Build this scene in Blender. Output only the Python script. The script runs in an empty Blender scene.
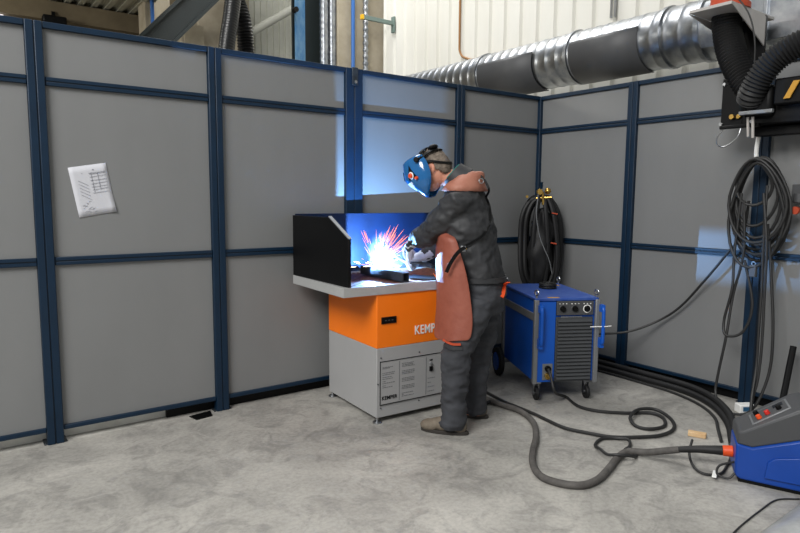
import bpy, bmesh, math, random
from mathutils import Vector, Matrix, noise
from mathutils.bvhtree import BVHTree
random.seed(7)
S = bpy.context.scene
COL = S.collection
PI = math.pi

# ------------------------------------------------------------------ materials
def lin(c):
    return tuple(((x/255)/12.92 if x/255 <= .04045 else ((x/255+.055)/1.055)**2.4) for x in c)
def mat(name, rgb, rough=.5, metal=0., spec=.5, var=.0, vscale=6., bump=0., bscale=60., rgb2=None, coat=0., stretch=None, emit=None, estr=0.):
    m = bpy.data.materials.new(name); m.use_nodes = True
    nt = m.node_tree; N = nt.nodes; L = nt.links
    b = N['Principled BSDF']
    c = lin(rgb)
    b.inputs['Base Color'].default_value = (*c, 1)
    b.inputs['Roughness'].default_value = rough
    b.inputs['Metallic'].default_value = metal
    b.inputs['Specular IOR Level'].default_value = spec
    b.inputs['Coat Weight'].default_value = coat
    tc = N.new('ShaderNodeTexCoord'); src = tc.outputs['Object']
    if stretch:
        mp = N.new('ShaderNodeMapping'); mp.inputs['Scale'].default_value = stretch
        L.new(src, mp.inputs['Vector']); src = mp.outputs['Vector']
    if var or rgb2:
        n = N.new('ShaderNodeTexNoise'); n.inputs['Scale'].default_value = vscale; n.inputs['Detail'].default_value = 6
        n.inputs['Roughness'].default_value = .6
        L.new(src, n.inputs['Vector'])
        r = N.new('ShaderNodeValToRGB')
        r.color_ramp.elements[0].position = .3; r.color_ramp.elements[1].position = .7
        c2 = lin(rgb2) if rgb2 else tuple(min(1, x*(1+var)) for x in c)
        c1 = c if rgb2 else tuple(x*(1-var) for x in c)
        r.color_ramp.elements[0].color = (*c1, 1); r.color_ramp.elements[1].color = (*c2, 1)
        L.new(n.outputs['Fac'], r.inputs['Fac']); L.new(r.outputs['Color'], b.inputs['Base Color'])
    if bump:
        n2 = N.new('ShaderNodeTexNoise'); n2.inputs['Scale'].default_value = bscale; n2.inputs['Detail'].default_value = 4
        L.new(src, n2.inputs['Vector'])
        bp = N.new('ShaderNodeBump'); bp.inputs['Strength'].default_value = bump; bp.inputs['Distance'].default_value = .01
        L.new(n2.outputs['Fac'], bp.inputs['Height']); L.new(bp.outputs['Normal'], b.inputs['Normal'])
    if emit:
        b.inputs['Emission Color'].default_value = (*lin(emit), 1); b.inputs['Emission Strength'].default_value = estr
    return m

M = {}
M['sheet'] = mat('grey_sheet', (121,122,122), .45, var=.05, vscale=2.2, bump=.04, bscale=220, stretch=(1,1,.4))
M['navy'] = mat('navy_frame', (9,35,56), .45, spec=.35, var=.12, vscale=9)
M['navyd'] = mat('navy_groove', (5,16,28), .5)
M['cab'] = mat('cabinet_grey', (158,158,158), .42, var=.03, vscale=3)
M['rim'] = mat('rim_grey', (160,161,160), .42, var=.05, vscale=5)
M['orange'] = mat('orange_paint', (243,120,16), .4, var=.03, vscale=4)
M['black'] = mat('black_sheet', (7,7,8), .5, spec=.2, var=.2, vscale=5)
M['blackrub'] = mat('black_rubber', (17,17,18), .6, var=.25, vscale=14, bump=.1, bscale=90)
M['cable'] = mat('dark_cable', (34,34,34), .55, var=.25, vscale=12)
M['hosegrey'] = mat('worn_grey_hose', (84,81,78), .75, var=.3, vscale=18, bump=.25, bscale=120)
M['backp'] = mat('back_panel_navy', (8,25,52), .6, spec=.2, var=.3, vscale=5)
M['hoseblack'] = mat('glossy_black_hose', (15,15,16), .32, bump=.05, bscale=200)
M['tape'] = mat('dull_orange_tape', (176,66,34), .6)
M['white'] = mat('white_paint', (235,235,232), .5)
M['steel'] = mat('steel', (170,172,175), .3, metal=1, var=.1)
M['darksteel'] = mat('mill_scale_steel', (58,64,70), .42, metal=.6, var=.3, vscale=20, bump=.1)
M['galv'] = mat('galvanised', (176,178,180), .36, metal=1, rgb2=(132,137,144), vscale=11, bump=.12, bscale=10)
M['copper'] = mat('copper_burnt', (96,58,40), .6, metal=.2, rgb2=(138,88,64), vscale=22)
M['brass'] = mat('brass', (196,160,86), .3, metal=1)
M['blue'] = mat('machine_blue', (6,84,184), .4, var=.06, vscale=5)
M['bluef'] = mat('feeder_blue', (10,64,152), .38, var=.08, vscale=7)
M['bluetop'] = mat('machine_lid_blue', (62,92,160), .5, rgb2=(26,66,150), vscale=12)
M['dgrey'] = mat('dark_grey_plastic', (70,71,73), .5, bump=.08, bscale=300)
M['grille'] = mat('grille_grey', (66,68,70), .5, var=.1)
M['pgrey'] = mat('profile_grey', (128,130,132), .4, metal=.3, var=.05)
M['jacket'] = mat('charcoal_work_cloth', (38,39,41), .62, rgb2=(52,53,56), vscale=9, bump=.35, bscale=14)
M['trouser'] = mat('grey_work_cloth', (46,47,51), .85, rgb2=(62,64,69), vscale=8, bump=.4, bscale=16)
M['leather'] = mat('brown_leather', (132,68,52), .55, rgb2=(152,86,68), vscale=7, bump=.3, bscale=30)
M['yoke'] = mat('light_brown_leather', (148,92,74), .6, rgb2=(168,112,92), vscale=7, bump=.3, bscale=30)
M['skin'] = mat('skin', (205,150,126), .5, rgb2=(192,128,106), vscale=12, bump=.05)
M['hair'] = mat('grey_brown_hair', (76,66,58), .8, rgb2=(128,116,104), vscale=40, bump=.6, bscale=80)
M['mask'] = mat('blue_helmet_shell', (18,92,150), .16, coat=.6)
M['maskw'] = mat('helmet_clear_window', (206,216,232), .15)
M['glove'] = mat('pale_glove_leather', (222,226,232), .7, rgb2=(186,192,200), vscale=16, bump=.2)
M['gloved'] = mat('glove_dark_patch', (34,36,40), .7)
M['shoe'] = mat('dusty_shoe_leather', (96,86,74), .8, rgb2=(124,114,100), vscale=20, bump=.3, bscale=60)
M['sole'] = mat('shoe_sole', (48,44,40), .8)
M['teal'] = mat('teal_shirt', (40,130,120), .9)
M['concrete'] = mat('concrete_beige', (176,166,146), .85, rgb2=(150,140,120), vscale=3, bump=.2, bscale=20)
M['concdark'] = mat('concrete_brown', (120,108,86), .9, rgb2=(98,88,70), vscale=3)
M['kerb'] = mat('pale_concrete_kerb', (236,235,228), .85, rgb2=(214,212,204), vscale=8, bump=.2, bscale=30)
M['clad'] = mat('white_cladding', (226,225,218), .45, rgb2=(212,210,200), vscale=1.2, stretch=(1,1,.25))
M['cladgrey'] = mat('grey_white_cladding', (196,196,184), .5, var=.06)
M['deck'] = mat('deck_sheet', (168,166,150), .5, var=.08)
M['greensteel'] = mat('dark_green_steel', (20,30,31), .5, var=.15)
M['bluecol'] = mat('blue_worn_paint', (30,92,140), .5, rgb2=(96,132,158), vscale=11, stretch=(1,1,.5))
M['bluepipe'] = mat('blue_pipe', (44,100,170), .4)
M['brownpipe'] = mat('brown_pipe', (150,108,64), .5)
M['greengrey'] = mat('bracket_green_grey', (112,130,124), .5)
M['yellow'] = mat('yellow_cap', (230,180,20), .5)
M['red'] = mat('red_plastic', (200,40,30), .4)
M['orangep'] = mat('orange_plastic', (226,78,24), .45)
M['paper'] = mat('paper', (196,197,203), .8)
M['ink'] = mat('pencil_ink', (120,122,132), .9)
M['print'] = mat('printed_grey', (104,106,108), .8)
M['wood'] = mat('pine_offcut', (222,192,150), .7, rgb2=(200,160,112), vscale=14, stretch=(1,8,1))
M['pinkgrey'] = mat('bracket_light_grey', (176,172,168), .5, var=.08)
M['foil'] = mat('grey_plastic_wrap', (120,122,122), .3, rgb2=(170,172,172), vscale=7, bump=.5, bscale=8)
M['lens'] = mat('dark_lens', (20,24,32), .1)
M['sparkhot'] = mat('spark_white', (255,230,200), .5, emit=(255,225,190), estr=14)
M['spark'] = mat('spark_orange', (255,150,90), .5, emit=(255,122,40), estr=2.6)
M['arc'] = mat('arc_white', (255,255,255), .5, emit=(225,238,255), estr=160)
M['screen'] = mat('blue_display', (30,84,120), .3)
M['sticker'] = mat('yellow_sticker', (190,140,40), .5)

def floor_material():
    m = bpy.data.materials.new('polished_concrete_floor'); m.use_nodes = True
    nt = m.node_tree; N = nt.nodes; L = nt.links; b = N['Principled BSDF']
    tc = N.new('ShaderNodeTexCoord')
    def nz(sc, det, dist=0):
        n = N.new('ShaderNodeTexNoise'); n.inputs['Scale'].default_value = sc; n.inputs['Detail'].default_value = det
        n.inputs['Distortion'].default_value = dist; n.inputs['Roughness'].default_value = .65
        L.new(tc.outputs['Object'], n.inputs['Vector']); return n
    a = nz(1.1, 9, .9); c = nz(4.5, 10, 1.6); d = nz(45, 5)
    r = N.new('ShaderNodeValToRGB'); r.color_ramp.elements[0].position = .34; r.color_ramp.elements[1].position = .66
    r.color_ramp.elements[0].color = (*lin((142,140,135)), 1); r.color_ramp.elements[1].color = (*lin((181,178,171)), 1)
    L.new(a.outputs['Fac'], r.inputs['Fac'])
    r2 = N.new('ShaderNodeValToRGB'); r2.color_ramp.elements[0].position = .36; r2.color_ramp.elements[1].position = .52
    r2.color_ramp.elements[0].color = (.56,.56,.57,1); r2.color_ramp.elements[1].color = (1,1,1,1)
    L.new(c.outputs['Fac'], r2.inputs['Fac'])
    r3 = N.new('ShaderNodeValToRGB'); r3.color_ramp.elements[0].position = .3; r3.color_ramp.elements[1].position = .6
    r3.color_ramp.elements[0].color = (.8,.8,.8,1); r3.color_ramp.elements[1].color = (1.03,1.03,1.03,1)
    L.new(d.outputs['Fac'], r3.inputs['Fac'])
    m1 = N.new('ShaderNodeMix'); m1.data_type = 'RGBA'; m1.blend_type = 'MULTIPLY'; m1.inputs[0].default_value = .6
    L.new(r.outputs['Color'], m1.inputs[6]); L.new(r2.outputs['Color'], m1.inputs[7])
    m2 = N.new('ShaderNodeMix'); m2.data_type = 'RGBA'; m2.blend_type = 'MULTIPLY'; m2.inputs[0].default_value = 1
    L.new(m1.outputs[2], m2.inputs[6]); L.new(r3.outputs['Color'], m2.inputs[7])
    L.new(m2.outputs[2], b.inputs['Base Color'])
    rr = N.new('ShaderNodeMapRange'); rr.inputs['To Min'].default_value = .42; rr.inputs['To Max'].default_value = .7
    L.new(a.outputs['Fac'], rr.inputs['Value']); L.new(rr.outputs['Result'], b.inputs['Roughness'])
    b.inputs['Specular IOR Level'].default_value = .35
    bp = N.new('ShaderNodeBump'); bp.inputs['Strength'].default_value = .12; bp.inputs['Distance'].default_value = .01
    L.new(c.outputs['Fac'], bp.inputs['Height']); L.new(bp.outputs['Normal'], b.inputs['Normal'])
    return m
M['floor'] = floor_material()

# ------------------------------------------------------------------ mesh helpers
def V(*a): return Vector(a)
def frame_from(t):
    t = t.normalized(); u = Vector((0,0,1)) if abs(t.z) < .9 else Vector((1,0,0))
    a = t.cross(u).normalized(); b = a.cross(t).normalized(); return a, b
def smooth_path(pts, n=8):
    P = [Vector(p) for p in pts]
    if len(P) < 3: return P
    out = []
    Q = [P[0]*2-P[1]] + P + [P[-1]*2-P[-2]]
    for i in range(1, len(Q)-2):
        p0, p1, p2, p3 = Q[i-1:i+3]
        for k in range(n):
            t = k/n
            out.append(.5*((2*p1)+(-p0+p2)*t+(2*p0-5*p1+4*p2-p3)*t*t+(-p0+3*p1-3*p2+p3)*t**3))
    out.append(P[-1]); return out
class MB:
    def __init__(s): s.v = []; s.f = []; s.m = []; s.cur = 0
    def mi(s, i): s.cur = i; return s
    def add(s, vs, fs):
        o = len(s.v); s.v += [tuple(v) for v in vs]; s.f += [tuple(i+o for i in f) for f in fs]; s.m += [s.cur]*len(fs); return s
    def box(s, c, size, rz=0., mtx=None):
        hx, hy, hz = [x/2 for x in size]; R = mtx if mtx else Matrix.Rotation(rz, 3, 'Z')
        vs = [Vector(c)+R@Vector((x*hx,y*hy,z*hz)) for x in (-1,1) for y in (-1,1) for z in (-1,1)]
        return s.add(vs, [(0,1,3,2),(4,6,7,5),(0,4,5,1),(2,3,7,6),(0,2,6,4),(1,5,7,3)])
    def loft(s, rings, caps=True, closed=False):
        n = len(rings[0]); vs = [p for r in rings for p in r]; fs = []
        R = len(rings); last = R if closed else R-1
        for i in range(last):
            for j in range(n):
                a = i*n+j; b = i*n+(j+1) % n; c = ((i+1) % R)*n+(j+1) % n; d = ((i+1) % R)*n+j
                fs.append((a,b,c,d))
        if caps and not closed:
            fs.append(tuple(range(n-1,-1,-1))); fs.append(tuple((R-1)*n+j for j in range(n)))
        return s.add(vs, fs)
    def tube(s, pts, r, seg=10, closed=False, round_end=False):
        P = [Vector(p) for p in pts]; n = len(P); rs = r if isinstance(r, (list,tuple)) else [r]*n
        if round_end:
            t0 = (P[0]-P[1]).normalized(); t1 = (P[-1]-P[-2]).normalized(); q = [Vector(p) for p in P]; P = []; R2 = []
            for k in (80, 55, 28): a = math.radians(k); P.append(q[0]+t0*rs[0]*math.sin(a)); R2.append(rs[0]*math.cos(a))
            P += q; R2 += list(rs)
            for k in (28, 55, 80): a = math.radians(k); P.append(q[-1]+t1*rs[-1]*math.sin(a)); R2.append(rs[-1]*math.cos(a))
            rs = R2; n = len(P)
        rings = []; a = None
        for i in range(n):
            if closed: t = P[(i+1) % n]-P[i-1]
            else: t = P[min(i+1, n-1)]-P[max(i-1, 0)]
            if t.length < 1e-9: t = Vector((0,0,1))
            t.normalize()
            if a is None: a, b = frame_from(t)
            else:
                a = (a-t*a.dot(t)); a = a.normalized() if a.length > 1e-6 else frame_from(t)[0]; b = a.cross(t).normalized()
            rings.append([P[i]+(a*math.cos(2*PI*j/seg)+b*math.sin(2*PI*j/seg))*rs[i] for j in range(seg)])
        return s.loft(rings, True, closed)
    def cyl(s, p0, p1, r, seg=20, r2=None):
        return s.tube([p0, p1], [r, r if r2 is None else r2], seg)
    def ring(s, c, axis, r, t, seg=28, ts=8):
        a, b = frame_from(Vector(axis)); return s.tube([Vector(c)+(a*math.cos(2*PI*i/seg)+b*math.sin(2*PI*i/seg))*r for i in range(seg)], t, ts, closed=True)
    def ball(s, c, r, seg=16, rows=10, mtx=None):
        rr = r if isinstance(r, (tuple,list)) else (r,r,r); R = mtx or Matrix.Identity(3); rings = []
        for i in range(rows+1):
            a = -PI/2+PI*(i+.02)/(rows+.04); rings.append([Vector(c)+R@Vector((rr[0]*math.cos(a)*math.cos(2*PI*j/seg), rr[1]*math.cos(a)*math.sin(2*PI*j/seg), rr[2]*math.sin(a))) for j in range(seg)])
        return s.loft(rings)
    def prism(s, poly, vec):
        n = len(poly); vec = Vector(vec); vs = [Vector(p) for p in poly]+[Vector(p)+vec for p in poly]
        fs = [tuple(range(n-1,-1,-1)), tuple(range(n,2*n))]+[(j,(j+1) % n,(j+1) % n+n,j+n) for j in range(n)]
        return s.add(vs, fs)
    def grid(s, rows):
        n = len(rows[0]); vs = [p for r in rows for p in r]
        return s.add(vs, [(i*n+j, i*n+j+1, (i+1)*n+j+1, (i+1)*n+j) for i in range(len(rows)-1) for j in range(n-1)])
    def mesh(s, name, smooth=True, ang=35):
        me = bpy.data.meshes.new(name); me.from_pydata(s.v, [], s.f); me.polygons.foreach_set('material_index', s.m)
        bm = bmesh.new(); bm.from_mesh(me); bmesh.ops.recalc_face_normals(bm, faces=bm.faces); bm.to_mesh(me); bm.free()
        if smooth:
            me.polygons.foreach_set('use_smooth', [True]*len(me.polygons)); me.set_sharp_from_angle(angle=math.radians(ang))
        me.update(); return me
def link(name, me, mats, parent=None, bevel=0., seg=2, label=None):
    o = bpy.data.objects.new(name, me); COL.objects.link(o)
    for m in (mats if isinstance(mats, (list,tuple)) else [mats]): me.materials.append(M[m])
    if parent: o.parent = parent
    if bevel:
        b = o.modifiers.new('bevel', 'BEVEL'); b.width = bevel; b.segments = seg; b.limit_method = 'ANGLE'; b.angle_limit = math.radians(40)
        b.harden_normals = False
    if label: o['label'] = label
    return o
def obj(name, mb, mats, parent=None, bevel=0., smooth=True, ang=35, label=None, loc=None, seg=2):
    """with loc, the mesh is moved so that its origin stands at that point"""
    if loc is not None:
        l = Vector(loc); mb.v = [tuple(Vector(v)-l) for v in mb.v]
    o = link(name, mb.mesh(name, smooth, ang), mats, parent, bevel, seg, label)
    if loc is not None: o.location = loc
    return o
def tag(o, label, cat, group=None, kind=None):
    o['label'] = label; o['category'] = cat
    if group: o['group'] = group
    if kind: o['kind'] = kind
    return o
def thing(name, label, cat, loc=(0,0,0), rz=0., group=None, mtx=None):
    o = bpy.data.objects.new(name, None); COL.objects.link(o); o.empty_display_size = .1
    o.location = loc; o.rotation_euler = (0,0,rz)
    if mtx: o.matrix_world = mtx
    return tag(o, label, cat, group)
def struct(name, mb, m, label=None, **k):
    o = obj(name, mb, m, **k); o['kind'] = 'structure'
    if label: o['label'] = label
    return o
def remesh(mb, voxel, smooth_it=4, fac=.5):
    me = mb.mesh('tmp', False); o = bpy.data.objects.new('tmp', me); COL.objects.link(o)
    r = o.modifiers.new('r', 'REMESH'); r.mode = 'VOXEL'; r.voxel_size = voxel; r.adaptivity = 0
    s = o.modifiers.new('s', 'SMOOTH'); s.factor = fac; s.iterations = smooth_it
    dg = bpy.context.evaluated_depsgraph_get(); dg.update()
    out = bpy.data.meshes.new_from_object(o.evaluated_get(dg)); bpy.data.objects.remove(o)
    out.polygons.foreach_set('use_smooth', [True]*len(out.polygons)); return out
def wrinkle(me, amp, scale, stretch=(1,1,1), seed=0.):
    me.update()
    nor = [v.normal.copy() for v in me.vertices]
    for v, n in zip(me.vertices, nor):
        p = Vector((v.co.x*stretch[0]*scale+seed, v.co.y*stretch[1]*scale, v.co.z*stretch[2]*scale))
        d = noise.noise(p)*.65 + (.5-abs(noise.noise(p*1.9+Vector((5,3,1)))))*.7-.2
        v.co = v.co + n*d*amp
    me.update()
def text_mesh(txt, size, depth=.0015, font_scale=(1,1), bold=0.):
    cu = bpy.data.curves.new('txt', 'FONT'); cu.body = txt; cu.size = size; cu.extrude = depth; cu.offset = bold; cu.space_character = 1.08
    o = bpy.data.objects.new('txt', cu); COL.objects.link(o)
    dg = bpy.context.evaluated_depsgraph_get(); dg.update()
    me = bpy.data.meshes.new_from_object(o.evaluated_get(dg)); bpy.data.objects.remove(o)
    me.materials.clear()
    for v in me.vertices: v.co.x *= font_scale[0]; v.co.y *= font_scale[1]
    return me

# ------------------------------------------------------------------ camera
cam = bpy.data.cameras.new('camera'); cam.lens = 27.76; cam.sensor_width = 36; cam.clip_start = .05
co = bpy.data.objects.new('camera', cam); COL.objects.link(co)
r2 = V(0.80815503,-0.5889185,0.00777409); u2 = V(0.05920706,0.0943665,0.99377537); fw = V(0.58598632,0.80266429,-0.1111309)
co.matrix_world = Matrix(((r2.x,u2.x,-fw.x,-4.5565),(r2.y,u2.y,-fw.y,-4.0223),(r2.z,u2.z,-fw.z,1.4536),(0,0,0,1)))
S.camera = co

# ------------------------------------------------------------------ the hall
struct('floor', MB().box((-3,0,-.05), (26,24,.1)), 'floor', smooth=False)
def corrugated(name, p0, dirv, nrm, length, z0, z1, pitch, depth, m, ratio=.55, label=None):
    mb = MB(); n = int(length/pitch); prof = []
    for i in range(n):
        a = i*pitch
        for t, d in ((0,0), (ratio*pitch,0), ((ratio+.08)*pitch,depth), (.92*pitch,depth)): prof.append((a+t, d))
    prof.append((n*pitch, 0)); dv = Vector(dirv); nv = Vector(nrm); p0 = Vector(p0)
    front = [p0+dv*a-nv*d for a, d in prof]; back = [p0+dv*(n*pitch)-nv*(depth+.05), p0-nv*(depth+.05)]
    poly = [Vector((p.x,p.y,z0)) for p in front+back]
    mb.prism(poly, (0,0,z1-z0)); return struct(name, mb, m, smooth=False, label=label)
corrugated('wall_right', (1.3,-9,0), (0,1,0), (-1,0,0), 13.5, 0, 8.5, .27, .035, 'clad', .7)
struct('wall_back', MB().box((-5,8.15,4.2), (16,.3,8.4)), 'concdark')
corrugated('wall_back_cladding', (-.05,7.7,0), (1,0,0), (0,-1,0), 3.2, 0, 8.4, .13, .03, 'cladgrey', .5)
# roof deck of the lower bay, upper left
mb = MB(); n = 40
prof = []
for i in range(60):
    a = -13.6+i*.2
    for t, d in ((0,0), (.08,0), (.1,.05), (.18,.05)): prof.append((a+t, d))
prof.append((-1.6,0))
poly = [V(x,3.2,4.62+d) for x, d in prof]+[V(-1.6,3.2,4.75), V(-13.6,3.2,4.75)]
mb.prism(poly, (0,4.8,0)); struct('ceiling', mb, 'deck', smooth=False)
struct('trim_1', MB().box((-7.6,7.88,4.44), (12,.2,.3)), 'concdark', label='brown beam under the sheet deck')
col1 = struct('column_concrete_left', MB().box((-1.55,7.2,3.6), (.42,.4,7.2)), 'concrete', bevel=.02)
col1['label'] = 'concrete column beside the blue pipe at upper left'
col1.name = 'trim_2'
c2 = struct('trim_3', MB().box((-.4,7.2,3.6), (.96,.35,7.2)), 'concrete', bevel=.02, label='wide concrete pier behind the black hoses')
mb = MB().box((-1.03,6.9,3.75), (.34,.3,1.15)); mb.prism([(-1.25,6.76,4.2),(-1.25,6.76,3.2),(-1.1,6.76,3.6),(-1.1,6.76,4.33)], (0,.28,0))
struct('trim_4', mb, 'concrete', bevel=.01, label='concrete corbel under the green beam')
c3 = struct('trim_5', MB().box((.98,4.9,4.25), (.9,.5,8.5)), 'concrete', bevel=.02, label='concrete column in the corner of the cladding')
p = MB().cyl((-1.66,6.9,0), (-1.66,6.9,8), .03)
tag(obj('water_pipe', p, 'bluepipe', loc=(-1.66,6.9,0)), 'thin blue pipe running up the concrete column at upper left', 'pipe')
p = MB().cyl((.77,4.58,0), (.77,4.58,8), .03)
tag(obj('water_pipe', p, 'bluepipe', loc=(.77,4.58,0)), 'blue pipe running up the corner column beside the silver duct', 'pipe')
mb = MB(); pts = [(.985,4.55,i*.02) for i in range(0,400)]; mb.tube(pts, [.042+.007*math.sin(i*1.2) for i in range(400)], 10)
tag(obj('flexible_duct', mb, 'galv', loc=(.985,4.55,0)), 'thin ribbed silver flexible duct running up the corner column', 'duct')
# green diagonal beam
def beam_between(a, b, w, h, t):
    a = Vector(a); b = Vector(b); mb = MB(); d = (b-a); L_ = d.length; d.normalize(); s_ = V(0,1,0); up = s_.cross(d).normalized()
    R = Matrix((d, s_, up)).transposed()
    c = (a+b)/2
    for off in (-1, 1): mb.box(c+up*off*(h/2-t/2), (L_, w, t), mtx=R)
    mb.box(c, (L_, t, h-2*t), mtx=R); return mb
tag(obj('roof_beam', beam_between((-2.4,6.3,3.2), (.2,6.3,6.0), .25, .42, .05), 'greensteel', loc=(-1.1,6.3,4.6)), 'dark green steel I-beam rising diagonally past the concrete pier', 'beam')
mb = MB().cyl((-.6,7.4,3.95), (2.6,7.4,6.1), .075)
tag(obj('diagonal_brace', mb, 'cladgrey', loc=(-.6,7.4,3.95)), 'pale round brace rising across the ribbed cladding', 'brace')
# steel column : blue flange, dark web
t = thing('steel_column', 'steel column with worn blue flange and dark green side', 'column', (.04,5.0,0))
obj('flange', MB().box((-.01,-.05,4.2), (.17,.03,8.4)), 'bluecol', t, bevel=.003)
obj('flange', MB().box((.14,.13,4.2), (.4,.03,8.4)), 'greensteel', t, bevel=.003)
obj('web', MB().box((.1,.04,4.2), (.02,.15,8.4)), 'greensteel', t)
obj('web', MB().box((.22,-.02,4.2), (.27,.02,8.4)), 'greensteel', t)
mb = MB().cyl((-.12,-.07,4.3), (-.12,-.16,4.3), .04); obj('socket', mb, 'black', t)
for k, (x, y, lab) in enumerate(((.315,4.7,'left of two shiny spiral ducts standing beside the blue column'), (.465,4.72,'right of two shiny spiral ducts standing beside the blue column'))):
    mb = MB(); mb.tube([(0,0,i*.025) for i in range(340)], [.066+(.005 if i % 4 == 0 else 0) for i in range(340)], 16)
    tag(obj('spiral_duct', mb, 'galv'), lab, 'duct', 'upright spiral ducts').location = (x,y,0)
t = thing('cantilever_bracket', 'grey green wall bracket with a yellow end cap above the partition', 'bracket', (1.285,4.18,4.18))
obj('arm', MB().box((-.28,.03,0), (.56,.05,.06)), 'greengrey', t, bevel=.004)
obj('wall_plate', MB().box((0,.03,-.02), (.03,.08,.24)), 'greengrey', t, bevel=.003)
obj('end_cap', MB().box((-.58,.03,0), (.04,.058,.07)), 'yellow', t, bevel=.004)
# brown pipe on the cladding
mb = MB().tube(smooth_path([(1.278,2.62,8),(1.278,2.62,5),(1.278,2.62,3.7),(1.278,2.6,3.45),(1.278,2.47,3.35),(1.278,2.2,3.3),(1.278,1.2,3.28)], 6), .015, 8)
tag(obj('conduit', mb, 'brownpipe', loc=(1.278,2.62,5)), 'thin brown pipe bending behind the ventilation duct', 'pipe')
mb = MB().box((1.27,.18,3.52), (.03,.015,.3)); mb.box((1.27,.13,3.52), (.03,.015,.3)); mb.box((1.27,.155,3.66), (.03,.065,.02))
tag(obj('duct_hanger', mb, 'steel', loc=(1.27,.155,3.52)), 'small metal hanger behind the ventilation duct', 'hanger')
# hall lamp and lamp head at far left
t = thing('work_light', 'small dark floodlight above the left partition', 'lamp', (-2.99,7.68,4.26))
obj('housing', MB().box((0,0,0), (.34,.2,.12)), 'black', t, bevel=.02); obj('bracket', MB().box((0,.12,.08), (.05,.1,.16)), 'black', t)
wl = struct('window_1', MB().box((-3.78,7.97,4.24), (.22,.05,.24)), 'white')
wl.data.materials.clear(); wl.data.materials.append(mat('daylight_pane', (255,255,255), .3, emit=(255,250,255), estr=2.5)); wl['label'] = 'tiny bright window high at the far left'

# ventilation duct
XC, ZC, RD = .5, 2.82, .242
t = thing('ventilation_duct', 'large galvanised spiral duct with dark grey wraps running behind the right partition', 'duct', (XC,0,ZC))
mb = MB(); pts = []; rs = []
y = -1.32
while y < 4.2:
    for dy, dr in ((0,0), (.01,.004), (.02,.004), (.03,0), (.1,0)):
        pts.append((0,y+dy,0)); rs.append(RD+dr)
    y += .125
mb.tube(pts, rs, 48); obj('spiral_pipe', mb, 'galv', t)
for (ya, yb) in ((-.82,-.1), (.36,1.15)):
    mb = MB(); rows = []
    for i in range(2):
        yy = (ya, yb)[i]; rows.append([V(-(RD+.016)*math.cos(a), yy, (RD+.016)*math.sin(a)) for a in [math.radians(22-x*6) for x in range(21)]])
    mb.grid(rows); o = obj('wrap', mb, mat('wrap_dark', (74,74,72), .6, var=.1) and 'dgrey', t, label='dark grey wrap around the lower side of the duct')
    s_ = o.modifiers.new('s', 'SOLIDIFY'); s_.thickness = .008
for yy in (-1.33, -1.0, -.05, 1.2):
    obj('joint_ring', MB().tube([(0,yy-.02,0),(0,yy-.018,0),(0,yy+.018,0),(0,yy+.02,0)], [RD+.004,RD+.016,RD+.016,RD+.004], 48), 'galv', t)
# square-to-round transition then rectangular duct
mb = MB(); n = 48; rr = []; sq = []
for j in range(n):
    a = 2*PI*j/n; c, s_ = math.cos(a), math.sin(a); k = 1/max(abs(c), abs(s_))
    rr.append(V(RD*c, -1.34, RD*s_)); sq.append(V(.26*c*k, -1.85, -.03+.2*s_*k))
mb.loft([rr, sq], caps=False); obj('transition', mb, 'galv', t, ang=20)
mb = MB().box((0,-4.2,-.03), (.52,4.7,.4)); mb.box((0,-1.86,-.03), (.57,.03,.45)); obj('rectangular_duct', mb, 'galv', t, bevel=.004)

# black extraction hoses rising over the left partition
def bellows(path, r, pitch, amp, seg=20):
    P = smooth_path(path, 24); L_ = 0; out = [P[0]]; 
    # resample
    step = pitch/4; acc = 0
    for a, b in zip(P, P[1:]):
        d = (b-a).length
        while acc+d >= step:
            k = (step-acc)/d; a = a.lerp(b, k); out.append(a); d = (b-a).length; acc = 0
        acc += d
    rs = [r+amp*(0,1,0,-1)[i % 4] for i in range(len(out))]
    return MB().tube(out, rs, seg)
mb = bellows([(-2.96,.5,.08),(-2.94,.5,1.5),(-2.88,.5,2.2),(-2.84,.5,2.55),(-2.79,.52,2.8),(-2.75,.55,3.1),(-2.74,.6,3.8)], .058, .02, .0015)
tag(obj('extraction_hose', mb, 'hoseblack', loc=(-2.86,.5,2.4)), 'leaning black hose rising over the left partition, left of a ribbed one', 'hose', 'black hoses above the left partition')
mb = bellows([(-2.62,.62,.08),(-2.62,.62,1.5),(-2.63,.62,2.2),(-2.645,.62,2.6),(-2.67,.62,2.8),(-2.71,.72,3.1),(-2.72,.85,3.8)], .06, .022, .005)
tag(obj('extraction_hose', mb, 'hoseblack', loc=(-2.63,.62,2.4)), 'shiny ribbed black hose rising over the left partition, right of the leaning one', 'hose', 'black hoses above the left partition')

# ------------------------------------------------------------------ partitions
HT, ZU, ZM = 2.4, 2.081, 1.0742
def post(axis, c, w, label, cap=False):
    """axis 'x': on the left partition (runs along x), 'y': on the right one"""
    if axis == 'x': t = thing('partition_post', label, 'post', (c,0,0), 0, 'navy partition posts')
    else: t = thing('partition_post', label, 'post', (0,c,0), -PI/2, 'navy partition posts')
    for sx in (-1, 1):
        obj('profile', MB().box((sx*w/4,.005,HT/2), (w/2-.004,.07,HT)), 'navy', t, bevel=.004)
    obj('groove', MB().box((0,.005,HT/2), (.012,.058,HT-.01)), 'navyd', t)
    obj('foot_plate', MB().box((0,.03,.004), (w+.03,.1,.008)), 'darksteel', t, bevel=.002)
    if cap:
        c_ = obj('lifting_plate', MB().box((0,-.036,HT-.06), (.05,.012,.13)), 'darksteel', t, bevel=.003)
        obj('bolt', MB().cyl((0,-.041,HT-.1), (0,-.05,HT-.1), .012, 10), 'steel', c_)
    return t
PX = [-1.0135, -2.071, -3.122, -4.126, -5.16]
post('x', PX[0], .09, 'navy partition post just right of the welder\'s head')
post('x', PX[1], .15, 'wide navy partition post with a bolted plate at its top, behind the welding table', cap=True)
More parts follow.
